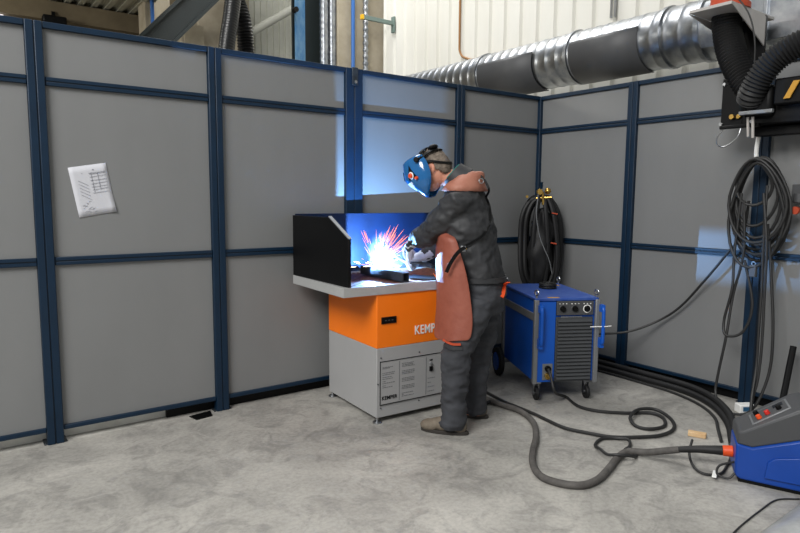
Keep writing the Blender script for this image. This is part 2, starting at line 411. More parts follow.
post('x', PX[2], .09, 'navy partition post standing left of the welding table')
post('x', PX[3], .09, 'leftmost navy partition post, left of the taped drawing')
post('x', PX[4], .09, 'navy partition post outside the left picture edge')
PY = [-.995, -2.014, -3.03]
post('y', PY[0], .09, 'navy partition post behind the blue welding machine')
post('y', PY[1], .09, 'navy partition post behind the hanging cable coil')
post('y', PY[2], .09, 'navy partition post outside the right picture edge')
t = thing('partition_post', 'slim navy corner post where the two partitions meet', 'post', (0,0,0), 0, 'navy partition posts')
obj('profile', MB().box((-.0,-.0,HT/2), (.07,.07,HT)), 'navy', t, bevel=.004)
obj('foot_plate', MB().box((0,0,.006), (.12,.12,.012)), 'darksteel', t)
def bay(axis, a, b, label):
    """panel between a and b (a<b in the local run)"""
    L_ = b-a
    if axis == 'x': t = thing('partition_panel', label, 'partition panel', (a,0,0), 0, 'grey partition panels')
    else: t = thing('partition_panel', label, 'partition panel', (0,b,0), -PI/2, 'grey partition panels')
    c = L_/2
    def rail(z, h): obj('rail', MB().box((c,.005,z), (L_,.05,h)), 'navy', t, bevel=.003)
    obj('top_rail', MB().box((c,.005,HT-.017), (L_,.06,.034)), 'navy', t, bevel=.003)
    for z in (ZU, ZM):
        r = obj('rail', MB().box((c,.005,z+.013), (L_,.05,.021)).box((c,.005,z-.013), (L_,.05,.021)), 'navy', t, bevel=.003)
        obj('groove', MB().box((c,.007,z), (L_,.045,.012)), 'navyd', r)
    obj('bottom_rail', MB().box((c,.005,.088), (L_,.05,.026)), 'navy', t, bevel=.003)
    for z0, z1 in ((.1,ZM-.022), (ZM+.022,ZU-.022), (ZU+.022,HT-.03)):
        obj('infill_sheet', MB().box((c,.006,(z0+z1)/2), (L_,.012,z1-z0)), 'sheet', t)
    return t
hw = .045
bay('x', PX[4]+hw, PX[3]-hw, 'grey partition panel cut off by the left picture edge')
bay('x', PX[3]+hw, PX[2]-hw, 'grey partition panel with the drawing taped to it')
bay('x', PX[2]+hw, PX[1]-.075, 'grey partition panel just left of the wide post, beside the black side screen')
bay('x', PX[1]+.075, PX[0]-hw, 'partition panel lit blue by the arc behind the welder')
bay('x', PX[0]+hw, -.035, 'dark grey partition panel between the welder\'s back and the corner')
bay('y', PY[0]+hw, -.035, 'grey partition panel right of the corner, behind the machine')
bay('y', PY[1]+hw, PY[0]-hw, 'grey partition panel crossed by a slack black cable')
bay('y', PY[2]+hw, PY[1]-hw, 'grey partition panel right of the hanging cable coil')
# low kerb behind the gap
struct('trim_6', MB().box((-7.5,.23,.05), (8.6,.3,.1)), 'kerb', label='pale concrete kerb seen under the left partition')
mb = MB().box((-1.75,.1,.035), (3.45,.1,.07)); mb.box((-1.75,.03,.06), (3.45,.02,.012))
struct('trim_7', mb, 'black', label='dark sealing strip under the left partition')
struct('trim_8', MB().box((.09,-1.7,.035), (.1,3.4,.07)), 'black', label='dark sealing strip under the right partition')
mb = MB().prism([(-3.35,-.02,.0),(-3.2,.01,0),(-3.22,-.09,0),(-3.33,-.11,0)], (0,0,.006))
tag(obj('metal_scrap', mb, 'black', loc=(-3.28,-.06,0)), 'small dark flat scrap on the floor by the second post', 'scrap')

# taped drawing
ux = V(.204,0,.037).normalized(); uz = V(-.046,0,.29).normalized()
t = thing('paper_drawing', 'white sheet with pencil sketches taped to the grey partition', 'drawing')
def PP(a, b, y=-.003): p = V(-3.942,0,1.321)+V(.202,0,.036)*a+V(-.048,0,.288)*b; return V(p.x, y, p.z)
t.location = PP(0,0); base = PP(0,0)
nx = 8; rows = [[PP(i/nx, j/8, -.004-.012*max(0, (i/nx)-.8)*max(0, .3-j/8)*12)-base for i in range(nx+1)] for j in range(9)]
o = obj('sheet', MB().grid(rows), 'paper', t); sm = o.modifiers.new('s', 'SOLIDIFY'); sm.thickness = .0012
mb = MB()
def stroke(a0, b0, a1, b1, w=.0018):
    p, q = PP(a0,b0,-.0062)-base, PP(a1,b1,-.0062)-base; d = (q-p).normalized(); n_ = V(-d.z,0,d.x)*w/2
    mb.prism([p-n_, q-n_, q+n_, p+n_], (0,-.0006,0))
for k, b_ in enumerate((.82,.76,.69,.62,.56,.5,.44)): stroke(.5,b_,.93,b_+.01*(k % 2))
stroke(.55,.45,.55,.84); stroke(.72,.5,.72,.82); stroke(.48,.84,.95,.84)
for k in range(5): stroke(.18,.72-.07*k,.42,.6-.07*k, .0016)
for k in range(16):
    a = .14+random.random()*.3; b_ = .06+random.random()*.24; stroke(a, b_, a+.04+.04*random.random(), b_+.02*random.random(), .0015)
stroke(.3,.85,.33,.85); stroke(.6,.9,.64,.9,.004)
obj('pencil_lines', mb, 'ink', t, smooth=False)

# ------------------------------------------------------------------ welding table
TA = -.05
T = thing('welding_table', 'orange and grey extraction welding table with black side screen', 'welding table', (-2.404,-.83,0), TA)
W, D = .70, .674; ZT = .902; OX, TL = .245, .757
obj('cabinet', MB().box((W/2,D/2,(.035+.493)/2), (W,D,.458)), 'cab', T, bevel=.004)
hs = obj('orange_housing', MB().box((W/2,D/2,(.493+.845)/2), (W+.002,D+.002,.352)), 'orange', T, bevel=.004)
for x in (.012, W-.012):
    for y in (.012, D-.03):
        obj('levelling_foot', MB().cyl((x,y,0), (x,y,.008), .03, 20).cyl((x,y,.008), (x,y,.014), .022, 20).cyl((x,y,.012), (x,y,.045), .008, 12), 'steel', T, ang=30)
# tabletop rim as a frame around the grate
x0, x1, y0, y1 = -OX, W+OX, -.01, -.01+TL
mb = MB(); rw = .035
for (a, b, c, d) in ((x0,x1,y0,y0+rw), (x0,x1,y1-rw,y1), (x0,x0+rw,y0+rw,y1-rw), (x1-rw,x1,y0+rw,y1-rw)):
    mb.box(((a+b)/2,(c+d)/2,ZT-.03), (b-a,d-c,.06))
obj('tabletop_frame', mb, 'rim', T, bevel=.002)
obj('tray', MB().box(((x0+x1)/2,(y0+y1)/2,ZT-.052), (x1-x0-2*rw+.01,TL-2*rw+.01,.012)), 'copper', T)
mb = MB(); nb = 30
for i in range(nb):
    x = x0+rw+.02+i*(x1-x0-2*rw-.04)/(nb-1); mb.box((x,(y0+y1)/2,ZT-.028), (.012,TL-2*rw,.04))
g = obj('grate', mb, 'copper', T); g['label'] = 'slatted copper brown work grate'
SK = [(x0+.035,y0+.0,ZT),(x0+.003,y1,ZT),(x0+.003,y1,1.325),(x0+.022,y0+.235,1.325),(x0+.035,y0+.0,1.2)]
obj('side_screen', MB().prism(SK, (.02,0,0)), 'black', T, bevel=.002, label='black side screen with a chamfered front corner')
obj('screen_edge', MB().prism([SK[4], SK[3], V(*SK[3])+V(0,.004,.009), V(*SK[4])+V(0,-.006,.004)], (.022,0,0)), 'pgrey', T)
obj('side_screen', MB().prism([(x1-.04,y0+.09,ZT),(x1-.04,y1,ZT),(x1-.04,y1,1.33),(x1-.04,y0+.33,1.33),(x1-.04,y0+.09,1.19)], (.02,0,0)), 'black', T, bevel=.002)
bp_ = obj('back_screen', MB().box(((x0+x1)/2,y1-.012,(ZT+1.335)/2), (x1-x0-.04,.024,1.335-ZT)), 'backp', T, bevel=.002, label='navy back screen lit by the arc')
# housing details
dp = obj('vent_display', MB().box((.088,-.004,.672), (.112,.008,.044)), 'black', T, bevel=.002)
mb = MB()
for k in range(3): mb.box((.062+.025*k,-.009,.672), (.012,.002,.006))
obj('digits', mb, 'dgrey', dp)
me = text_mesh('KEMPER', .084, .001, (.78,1), .0012)
o = link('lettering', me, 'white', T, label='white lettering on the orange housing'); o.location = (.288,-.0035,.555); o.rotation_euler = (PI/2,0,0)
# control panel
CP = thing('x', '', '') ; bpy.data.objects.remove(CP)
cp = obj('control_panel', MB().box((.335,-.002,.262), (.63,.004,.29)), 'cab', T, bevel=.0015)
mb = MB(); bx0, bx1, bz0, bz1 = .02, .65, .117, .407; e = .0045
for (a, b, c, d) in ((bx0,bx1,bz0,bz0+e), (bx0,bx1,bz1-e,bz1), (bx0,bx0+e,bz0,bz1), (bx1-e,bx1,bz0,bz1)): mb.box(((a+b)/2,-.0055,(c+d)/2), (b-a,.003,d-c))
obj('panel_border', mb, 'black', cp)
mb = MB(); mb.box((.17,-.0052,.262), (.0025,.002,.26)); mb.box((.385,-.0052,.262), (.0025,.002,.26))
def lines(xa, xb, zs, jit=.3):
    for z in zs:
        xx = xa
        while xx < xb-.006:
            w = random.uniform(.006,.02); w = min(w, xb-xx); mb.box((xx+w/2,-.005,z), (w,.0014,.0034)); xx += w+.004
            if random.random() < .12: break
lines(.04,.12,(.365,.358)); 
for z in (.328,.316,.3,.288,.272,.26,.244,.232): lines(.04,.135,(z,))
for k in range(5): lines(.19,.29,(.372-.05*k,.362-.05*k,.352-.05*k))
for k in range(4): lines(.4,.46,(.24-.03*k,))
obj('printed_lines', mb, 'print', cp, smooth=False)
me = text_mesh('KEMPER', .034, .0008, (.92,1), .0008)
o = link('small_lettering', me, 'black', cp, label='small black lettering'); o.location = (.036,-.0052,.15); o.rotation_euler = (PI/2,0,0)
obj('switch', MB().box((.425,-.008,.305), (.024,.012,.032)), 'black', cp, bevel=.002)
obj('knob', MB().cyl((.425,-.002,.34), (.425,-.014,.34), .009, 16), 'pgrey', cp)
obj('indicator', MB().prism([(.41,-.005,.368),(.44,-.005,.368),(.432,-.005,.36),(.418,-.005,.36)], (0,-.002,0)), 'black', cp)
for x, z in ((.03,.43),(.33,.43),(.62,.43),(.03,.098),(.33,.098),(.62,.098),(.008,.26)):
    obj('screw', MB().cyl((x,-.001,z), (x,-.005,z), .0045, 10), 'darksteel', T)

# workpiece : square steel tube with added plates that shape the arc light
t = thing('steel_tube', 'dark square steel tube lying across the table grate, being welded', 'workpiece', (-2.155,-.54,ZT), TA*.3)
w, h = .05, .062; mb = MB(); wt = .006
out = [(-w/2,0),(w/2,0),(w/2,h),(-w/2,h)]; inn = [(-w/2+wt,wt),(w/2-wt,wt),(w/2-wt,h-wt),(-w/2+wt,h-wt)]
ro = [[V(x,y,z) for x, z in out] for y in (-.265,.265)]; ri = [[V(x,y,z) for x, z in inn] for y in (-.265,.265)]
mb.loft(ro, caps=False); mb.loft(ri, caps=False)
for e_ in (0, 1):
    mb.add(ro[e_]+ri[e_], [(j,(j+1) % 4,(j+1) % 4+4,j+4) for j in range(4)])
obj('tube_profile', mb, 'darksteel', t, bevel=.0015)
obj('weld_bead', MB().tube([(.012,-.02+i*.006,h) for i in range(14)], [.005+.0012*(i % 2) for i in range(14)], 8), 'darksteel', t)
obj('arc_light_blocker', MB().box((-.013,.1065,h+.024), (.0294,.003,.052)).box((-.0265,.0935,h+.024), (.003,.028,.052)), 'black', t)  # plates added to cut off the arc light on the left partition
obj('arc_light_blocker', MB().prism([(.027,.106,h-.004),(.027,.072,h-.004),(.027,.072,h+.0165),(.027,.0845,h+.0165),(.027,.0845,h+.021),(.027,.072,h+.021),(.027,.072,h+.08),(.027,.106,h+.08)], (.003,0,0)), 'black', t)  # added blocker, its slot lets only a low band of arc light through
ARC = V(-2.15,-.445,ZT+.076)
tag(obj('plate_offcut', MB().prism([(-1.95,-.80,ZT),(-2.05,-.62,ZT),(-1.9,-.55,ZT),(-1.82,-.76,ZT)], (0,0,.006)), 'steel', loc=(-1.93,-.68,ZT)), 'bright flat steel offcut lying on the grate right of the tube', 'steel plate')

# ------------------------------------------------------------------ blue welding machine
MA = -.495
T = thing('welding_machine', 'blue welding power source on castors with dark louvred front', 'welding machine', (-1.24,-1.108,0), MA)
w, l, z0, z1 = .472, .735, .14, .75
obj('body', MB().box((w/2,l/2,(z0+z1-.02)/2), (w-.02,l-.01,z1-z0-.02)), 'blue', T, bevel=.008)
lid = obj('lid', MB().box((w/2,l/2,z1-.008), (w,l+.01,.022)), 'bluetop', T, bevel=.005, label='scuffed blue lid')
obj('side_stripe', MB().box((.0065,l/2+.01,.61), (.008,l-.06,.055)), 'pgrey', T, bevel=.002)
obj('front_panel', MB().box((.085,-.004,(z0+z1-.02)/2), (.13,.014,z1-z0-.03)), 'blue', T, bevel=.002)
cpn = obj('control_panel', MB().box((.292,-.006,.68), (.275,.018,.1)), 'dgrey', T, bevel=.003)
for k, x in enumerate((.2,.29,.38)):
    kn = obj('knob', MB().cyl((x,-.014,.675), (x,-.03,.675), .021, 20, .018), 'black', cpn, bevel=.001)
    obj('dial_ring', MB().ring((x,-.016,.675), (0,1,0), .027, .0035, 24, 6), 'white' if k == 2 else 'dgrey', cpn)
    mb = MB()
    for q in range(3): mb.box((x-.025+.025*q,-.0155,.713), (.008,.002,.006))
    obj('marking', mb, 'white', cpn)
gr = obj('grille', MB().box((.292,-.003,.38), (.275,.012,.47)), 'grille', T, bevel=.003)
for i in range(17):
    z = .16+i*.0262
    obj('louvre', MB().prism([(.165,-.008,z),(.165,-.026,z+.004),(.165,-.024,z+.01),(.165,-.008,z+.022)], (.255,0,0)), 'grille', gr)
me = text_mesh('primotec', .03, .0006, (.9,1)); bpy.data.meshes.remove(me)
mb = MB(); xx = .19
for i in range(14):
    ww = random.uniform(.005,.013); mb.box((xx+ww/2,-.0105,.617), (ww,.002,.008 if i > 4 else .011)); xx += ww+.004
obj('type_marking', mb, 'pgrey', gr, smooth=False)
for x, y in ((.008,-.002),(w-.01,-.002),(.008,l),(w-.01,l)):
    pr_ = obj('corner_profile', MB().box((x,y,(z0+z1)/2-.01), (.034,.034,z1-z0)), 'pgrey', T, bevel=.006)
for x, y in ((.012,.01),(w-.012,.01),(.012,l-.01),(w-.012,l-.01)):
    mb = MB().cyl((x,y,z1), (x,y,z1+.02), .007, 10); mb.ring((x,y,z1+.04), (1,.4,0), .018, .006, 20, 8)
    obj('lifting_eye', mb, 'steel', T)
for x in (.03, w+.012):
    mb = MB().tube(smooth_path([(x,-.02,.42),(x,-.055,.43),(x,-.062,.47),(x,-.062,.64),(x,-.055,.68),(x,-.02,.69)], 5), .013, 10)
    mb.box((x,-.028,.43), (.03,.05,.07)).box((x,-.028,.68), (.03,.05,.05))
    obj('handle', mb, 'blue', T, bevel=.003)
for x in (.04, w-.05):
    c = obj('castor_fork', MB().box((x,.05,.132), (.06,.06,.016)).box((x-.018,.05,.088), (.004,.035,.085)).box((x+.018,.05,.088), (.004,.035,.085)), 'steel', T)
    wh = obj('castor_wheel', MB().cyl((x-.013,.04,.05), (x+.013,.04,.05), .05, 28), 'blackrub', T, bevel=.005)
    obj('hub', MB().cyl((x-.022,.04,.05), (x+.022,.04,.05), .012, 14), 'steel', wh)
for x in (-.045, w+.045):
    wh = obj('rear_wheel', MB().cyl((x-.022,l-.04,.115), (x+.022,l-.04,.115), .115, 36), 'blackrub', T, bevel=.012)
    obj('hub', MB().cyl((x-.026,l-.04,.115), (x+.026,l-.04,.115), .075, 28), 'blue', wh, bevel=.004)
obj('axle', MB().cyl((-.06,l-.04,.115), (w+.06,l-.04,.115), .012, 12), 'steel', T)
sp = obj('socket_plate', MB().box((.1,-.013,.22), (.075,.006,.12)), 'pgrey', T, bevel=.002)
for z, m in ((.245,'black'), (.192,'brass')):
    obj('socket', MB().cyl((.1,-.014,z), (.1,-.03,z), .022, 20).ring((.1,-.03,z), (0,1,0), .018, .005), m, sp)
obj('cable_tie', MB().tube([(.4,-.03,.545),(.44,-.045,.55),(.49,-.075,.555),(.535,-.08,.56)], .0035, 6), 'white', T)
obj('warning_sticker', MB().box((.14,.02,z1+.0035), (.085,.035,.001)), 'sticker', T)
obj('warning_sticker', MB().box((.38,.62,z1+.0035), (.09,.05,.001)), 'sticker', T)
mt = Matrix.Translation((-1.24,-1.108,0))@Matrix.Rotation(MA,4,'Z')
mpt = lambda x, y, z: mt@Vector((x,y,z))
c_ = mpt(.27,.47,z1+.004)
mb = MB()
for i in range(4): mb.ring((0,0,.008+.009*i), (0,0,1), .062-.004*(i % 2), .008, 30, 8)
mb.cyl((0,0,.0), (0,0,.03), .05, 24)
tag(obj('cable_loop', mb, 'blackrub'), 'small black coil lying on top of the blue machine', 'cable').location = c_
# its cables
def cable(name, pts, r, m, label, cat='cable', seg=8, group=None, n=8):
    P = smooth_path(pts, n); l_ = Vector(pts[0])
    return tag(obj(name, MB().tube(P, r, seg), m, loc=l_), label, cat, group)
a = mpt(.1,-.03,.245)
t = cable('welding_cable', [a, mpt(.105,-.07,.2), mpt(.125,-.11,.1), V(-0.985,-1.204,0.012), V(-1.075,-1.381,0.012), V(-1.046,-1.525,0.012), V(-0.928,-1.655,0.012), V(-0.787,-1.753,0.012), V(-0.804,-1.858,0.012), V(-0.934,-1.943,0.012), V(-1.056,-1.920,0.012), V(-1.082,-1.839,0.012), V(-1.018,-1.753,0.030), V(-0.855,-1.706,0.036), V(-0.741,-1.761,0.030), V(-0.765,-1.884,0.012), V(-0.914,-1.999,0.012), V(-1.086,-2.020,0.012), V(-1.227,-1.961,0.012), V(-1.368,-1.862,0.012), V(-1.435,-1.737,0.012), V(-1.485,-1.600,0.012), V(-1.470,-1.444,0.012), V(-1.450,-1.311,0.012), V(-1.440,-1.151,0.012), V(-1.430,-0.998,0.012), V(-1.35,-.6,.012)], .011, 'cable', 'thin dark cable looping over the floor from the machine front socket')
# big torch hose
cable('torch_hose', [V(-1.470,-0.500,.021), V(-1.515,-0.927,.021), V(-1.516,-1.058,.021), V(-1.507,-1.238,.021), V(-1.592,-1.430,.021), V(-1.757,-1.601,.021), V(-1.932,-1.734,.021), V(-2.075,-1.861,.021), V(-2.152,-1.985,.021), V(-2.134,-2.094,.021), V(-2.061,-2.172,.021), V(-1.938,-2.178,.021), V(-1.778,-2.131,.021), V(-1.615,-2.073,.021), V(-1.5,-2.06,.021), V(-1.44,-2.14,.03), V(-1.39,-2.21,.05), V(-1.357,-2.28,.074)], .019, 'hosegrey', 'thick worn grey hose curving over the floor to the blue wire feeder', 'hose', 12)
cable('welding_cable', [V(-1.470,-2.020,.011), V(-1.400,-2.005,.012), V(-1.343,-1.955,0.020), V(-1.372,-1.879,0.012), V(-1.450,-1.843,0.012), V(-1.557,-1.879,0.012), V(-1.619,-1.958,0.030), V(-1.650,-2.030,.030), V(-1.640,-2.085,.045), V(-1.590,-2.120,.040), V(-1.500,-2.110,.011), V(-1.450,-2.060,.010), V(-1.44,-2.02,.011)], .009, 'cable', 'single loop of thin cable around the thick hose on the floor')

# ------------------------------------------------------------------ blue wire feeder
lx = V(.52,-.85,0).normalized(); ly = V(.85,.52,0).normalized()
FO = V(-1.332,-2.571,0); ang = math.atan2(lx.y, lx.x)
T = thing('wire_feeder', 'blue wire feeder with slanted dark grey control top, at the right edge', 'wire feeder', FO, ang)
yn = lambda x: (0 if x <= 0 else (-.03*x/.07 if x < .07 else -.03-.15*(x-.07)))
yf = .235
def fp(x, y, z): return V(x, -y, z) if False else V(x, y, z)
def feeder_solid(prof, inset=0):
    """side profile (x,z) extruded between the tapering near side and the far side (far side is +y)"""
    near = [fp(x, yn(x)+inset, z) for x, z in prof]; far = [fp(x, yf-inset, z) for x, z in prof]
    return MB().loft([near, far])
bt = lambda x: .2+.4*max(0, x-.07)
low = [(0,.03),(.03,.0+.018),(.55,.018),(.55,bt(.55)),(.42,bt(.42)),(.3,bt(.3)),(.07,bt(.07)),(0,.2)]
obj('lower_housing', feeder_solid(low), 'bluef', T, bevel=.01)
obj('base_plate', feeder_solid([(.02,.0),(.54,.0),(.54,.02),(.02,.02)], .01), 'black', T)
up_ = [(0.002,.2),(.07,bt(.07)),(.55,bt(.55)),(.55,.44),(.3,.448),(.27,.44),(.03,.275),(.004,.262)]
obj('upper_housing', feeder_solid(up_, .002), 'dgrey', T, bevel=.012, seg=3)
# recessed slanted panel
a0 = V(.045,0,.283); a1 = V(.262,0,.434); dv = (a1-a0).normalized(); nv = V(-dv.z,0,dv.x)
R = Matrix((dv, V(0,1,0), nv)).transposed()
pc = obj('control_panel', MB().box((a0+a1)/2+V(0,.1,0)+nv*.002, (.2,.15,.006), mtx=R), 'pgrey', T, bevel=.002)
obj('panel_plate', MB().box((a0+a1)/2+V(0,.1,0)+nv*.0045, (.18,.13,.004), mtx=R), 'dgrey', pc, bevel=.001)
for s_, y_, m in ((-.055,.06,'orangep'),(-.06,.13,'black'),(-.01,.07,'red'),(.05,.07,'black')):
    c = (a0+a1)/2+dv*s_+V(0,y_,0)+nv*.006; obj('knob', MB().cyl(c, c+nv*.02, .014, 18, .012), m, pc, bevel=.002)
obj('display', MB().box((a0+a1)/2+dv*.05+V(0,.125,0)+nv*.008, (.05,.035,.004), mtx=R), 'lens', pc)
mb = MB().tube(smooth_path([(.36,.06,.43),(.37,.06,.48),(.42,.06,.495),(.5,.06,.49),(.54,.06,.46)], 5), .014, 10); obj('carry_handle', mb, 'black', T)
obj('side_recess', MB().loft([[fp(x, yn(x)-.003, z) for x, z in ((.13,.055),(.5,.055),(.5,.25),(.17,.165),(.14,.14))], [fp(x, yn(x)+.01, z) for x, z in ((.13,.055),(.5,.055),(.5,.25),(.17,.165),(.14,.14))]]), 'bluef', T, bevel=.003)
# torch connector
fm = Matrix.Translation(FO)@Matrix.Rotation(ang,4,'Z')
c0 = fm@V(0,.1,.12); 
T2 = thing('hose_connector', 'orange and black hose connector plugged into the wire feeder', 'connector', c0, ang)
obj('collar', MB().cyl((0,0,0), (-.05,0,-.003), .03, 20, .028), 'orangep', T2, bevel=.004)
obj('grip', MB().tube(smooth_path([(-.05,0,-.003),(-.1,.0,-.008),(-.17,.01,-.02),(-.26,.03,-.045)], 5), [.026-.0006*i for i in range(16)], 14), 'blackrub', T2)
e1 = c0 + (fm.to_3x3()@V(-.26,.03,-.045))
cable('control_lead', [V(-1.030,-2.400,0.070), V(-1.100,-2.440,0.020), V(-1.200,-2.470,0.010), V(-1.330,-2.500,0.010), V(-1.400,-2.450,0.010), V(-1.380,-2.380,0.020), V(-1.300,-2.310,0.050), V(-1.200,-2.270,0.090)], .007, 'cable', 'thin black lead curling below the orange connector')
cable('control_lead', [fm@V(0,.03,.09), fm@V(-.07,.0,.07), fm@V(-.08,-.02,.03), fm@V(-.03,-.03,.02), fm@V(-.0,-.02,.05)], .006, 'cable', 'short dark lead hanging right beside the wire feeder front')
tag(obj('cable_tag', MB().box((0,0,.008), (.09,.022,.006), rz=.4), 'white', bevel=.002), 'white strip tied to the lead beside the wire feeder', 'tag').location = fm@V(-.09,-.0,.012)
# wood offcut
tag(obj('wood_offcut', MB().prism([(-.05,-.022,0),(.05,-.026,0),(.055,.02,0),(-.05,.024,0)], (0,0,.028)), 'wood', bevel=.004), 'small pale wood block on the floor left of the wire feeder', 'wood block')
w_ = bpy.data.objects['wood_offcut']; w_.location = (-.9,-2.14,0); w_.rotation_euler = (0,0,-1.1)
T = thing('meter_box', 'small white box with a blue display on the floor behind the wire feeder', 'meter', (-.2,-2.1,0), -.55)
obj('case', MB().box((0,0,.03), (.11,.07,.06)), 'white', T, bevel=.006); obj('display', MB().box((-.005,-.037,.034), (.06,.004,.03)), 'screen', T)
# foreground wrap and thin cable, bottom right
mb = MB(); rows = []
for i in range(15):
    row = []
    for j in range(15):
        x = i/14; y = j/14; e_ = min(x, y, 1-x, 1-y)*4; h_ = .09*min(1, e_)**.6*(.75+.5*noise.noise(Vector((x*4,y*4,2)))) + .012
        row.append(V(x*.9+.03*noise.noise(Vector((x*5,y*5,7))), -y*.6, h_))
    rows.append(row)
mb.grid(rows); fgo = tag(obj('plastic_bag', mb, 'foil'), 'crumpled grey plastic covered bundle at the bottom right corner', 'bag'); fgo.location = (-1.93,-2.9,0); fgo.rotation_euler = (0,0,.02)
s_ = fgo.modifiers.new('s', 'SUBSURF'); s_.levels = 1; s_.render_levels = 2
fs = fgo.modifiers.new('t', 'SOLIDIFY'); fs.thickness = .01
cable('floor_wire', [V(-2.05,-2.86,.005), V(-1.83,-2.82,.005), V(-1.55,-2.8,.005), V(-1.38,-2.8,.005), V(-1.28,-2.86,.005)], .004, 'cable', 'thin wire on the floor in front of the wire feeder')

# ------------------------------------------------------------------ hoses along the right partition
def par(base, off, zz): return [V(p[0]+off, p[1], zz) for p in base]
base = [(-.08,-.45),(-.075,-.9),(-.08,-1.25),(-.09,-1.55),(-.14,-1.75),(-.25,-1.93),(-.4,-2.08),(-.58,-2.21),(-.85,-2.36)]
cable('supply_hose', par(base, .0, .024), .024, 'blackrub', 'thick black hose on the floor nearest the right partition', 'hose', 12)
cable('supply_hose', par(base, -.055, .024), .024, 'blackrub', 'thick black hose on the floor, second from the right partition', 'hose', 12)
cable('supply_hose', par(base, -.025, .062), .022, 'blackrub', 'thick black hose riding on top of the two others by the right partition', 'hose', 12)
cable('supply_cable', [V(-.22,-.5,.01), V(-.19,-.95,.01), V(-.2,-1.3,.01), V(-.22,-1.55,.01), V(-.28,-1.75,.01), V(-.38,-1.92,.01), V(-.52,-2.06,.01), V(-.7,-2.17,.01), V(-.88,-2.28,.01)], .01, 'cable', 'thin black cable on the floor in front of the thick hoses')
cable('supply_cable', [V(-.35,-.98,.36), V(-.22,-1.18,.4), V(-.08,-1.35,.5), V(-.06,-1.52,.64), V(-.09,-1.72,.88), V(-.1,-1.88,1.1), V(-.12,-1.97,1.22), V(-.13,-2.0,1.45)], .009, 'cable', 'slack black cable running from the machine up to the hanging coil')

# ------------------------------------------------------------------ hose bundle hanging in the corner
T = thing('gas_hose_bundle', 'bundle of black hoses with brass fittings hanging in the corner of the partitions', 'hose bundle', (-.185,-.205,1.6))
bx = V(.73,-.68,0)    # sideways, parallel to the picture
by = V(.68,.73,0)     # away from the viewer
def B(a, b, z): return bx*a+by*b+V(0,0,z-1.6)
obj('hook', MB().tube([B(0,.14,1.55), B(0,.06,1.55), B(0,-.02,1.55), B(0,-.04,1.6)], .012, 8), 'navy', T)
for k in range(9):
    wa = .172+.02*math.sin(k*2.1)-.02; zt = 1.475-.012*(k % 3); zb = .62+.03*math.sin(k*1.7); dp_ = -.05-.018*k+.05
    sh = .012*math.cos(k*1.3)
    pts = [B(sh,dp_,zt), B(sh-wa*.55,dp_,zt-.03), B(sh-wa*.95,dp_-.01,zt-.16), B(sh-wa*1.02,dp_,1.1), B(sh-wa*.95,dp_-.02,.82), B(sh-wa*.55,dp_-.02,zb+.04), B(sh,dp_-.02,zb), B(sh+wa*.6,dp_-.02,zb+.05), B(sh+wa*.98,dp_,.85), B(sh+wa*1.05,dp_,1.1), B(sh+wa*.92,dp_,zt-.17), B(sh+wa*.5,dp_,zt-.03)]
    P = smooth_path(pts+[pts[0]], 6)[:-1]
    obj('hose', MB().tube(P, .021, 8, closed=True), 'blackrub', T)
for k, a in enumerate((-.08,.03,.11)):
    P = smooth_path([B(a*.4,-.2,1.46), B(a*.8,-.24,1.32), B(a+.02*math.sin(k),-.24,1.05), B(a*1.1+.01,-.22,.8), B(a*.9,-.2,.64)], 6)
    obj('hose', MB().tube(P, .02, 8), 'blackrub', T)
mb = MB().ball(B(.0,-.15,1.0), (.125,.1,.37), 28, 22)
me = mb.mesh('cloth'); wrinkle(me, .05, 9, (1,1,.6))
link('cloth_cover', me, 'blackrub', T, label='black cloth stuffed in the hose bundle')
mb = MB().ball(B(-.035,-.22,1.51), .03, 16, 10); mb.ball(B(.035,-.22,1.52), .028, 16, 10); mb.cyl(B(-.01,-.22,1.51), B(.0,-.22,1.4), .014, 12)
mb.cyl(B(-.06,-.2,1.455), B(.07,-.22,1.465), .012, 10); mb.cyl(B(-.035,-.24,1.51), B(-.035,-.255,1.51), .022, 16)
obj('brass_fitting', mb, 'brass', T)
obj('gauge', MB().cyl(B(-.14,-.17,1.47), B(-.14,-.2,1.47), .012, 12), 'brass', T)
for a, z in ((.1,1.33), (.1,1.07)):
    obj('orange_tape', MB().cyl(B(a-.03,-.268,z), B(a+.02,-.268,z-.01), .006, 8), 'tape', T)
obj('chain', MB().tube(smooth_path([B(-.05,-.25,1.5), B(-.06,-.27,1.3), B(-.02,-.28,1.1), B(.06,-.27,.92), B(.09,-.26,.8)], 8), .004, 6), 'pgrey', T)

# ------------------------------------------------------------------ cable coil on the right partition
hk = thing('cable_strap', 'white strap holding the coiled cable on the right partition', 'strap', (-.14,-2.05,1.78))
obj('strap', MB().tube(smooth_path([(.03,.0,.22),(0,.01,.12),(-.02,.012,.0),(-.02,.0,-.07),(.02,-.01,-.08)], 5), .014, 8), 'white', hk)
rnd = random.Random(3)
def loop_pts(cy, zt, zb, wd, x, skew=0, nn=26):
    out = []
    for i in range(nn):
        a = 2*PI*i/nn; c, s_ = math.cos(a), math.sin(a)
        hz = (zt-zb)/2; zc_ = (zt+zb)/2; wz = wd*.88*(1-.28*max(0, c))      # narrower at the top
        out.append(V(x+.012*math.sin(a*2+cy*40)-.02*max(0, c), cy+wz*s_+skew*c, zc_+hz*c))
    return out
specs = [(-2.07,1.735,1.04,.205,0),(-2.075,1.73,1.075,.19,.01),(-2.07,1.74,1.12,.2,-.01),(-2.08,1.72,1.15,.18,.0),(-2.06,1.735,1.2,.165,.01),(-2.06,1.72,1.28,.15,-.01),(-2.09,1.73,1.09,.215,.0),(-2.05,1.715,1.42,.13,.0),(-2.075,1.7,1.0,.2,-.01),(-2.08,1.725,1.17,.21,.01)]
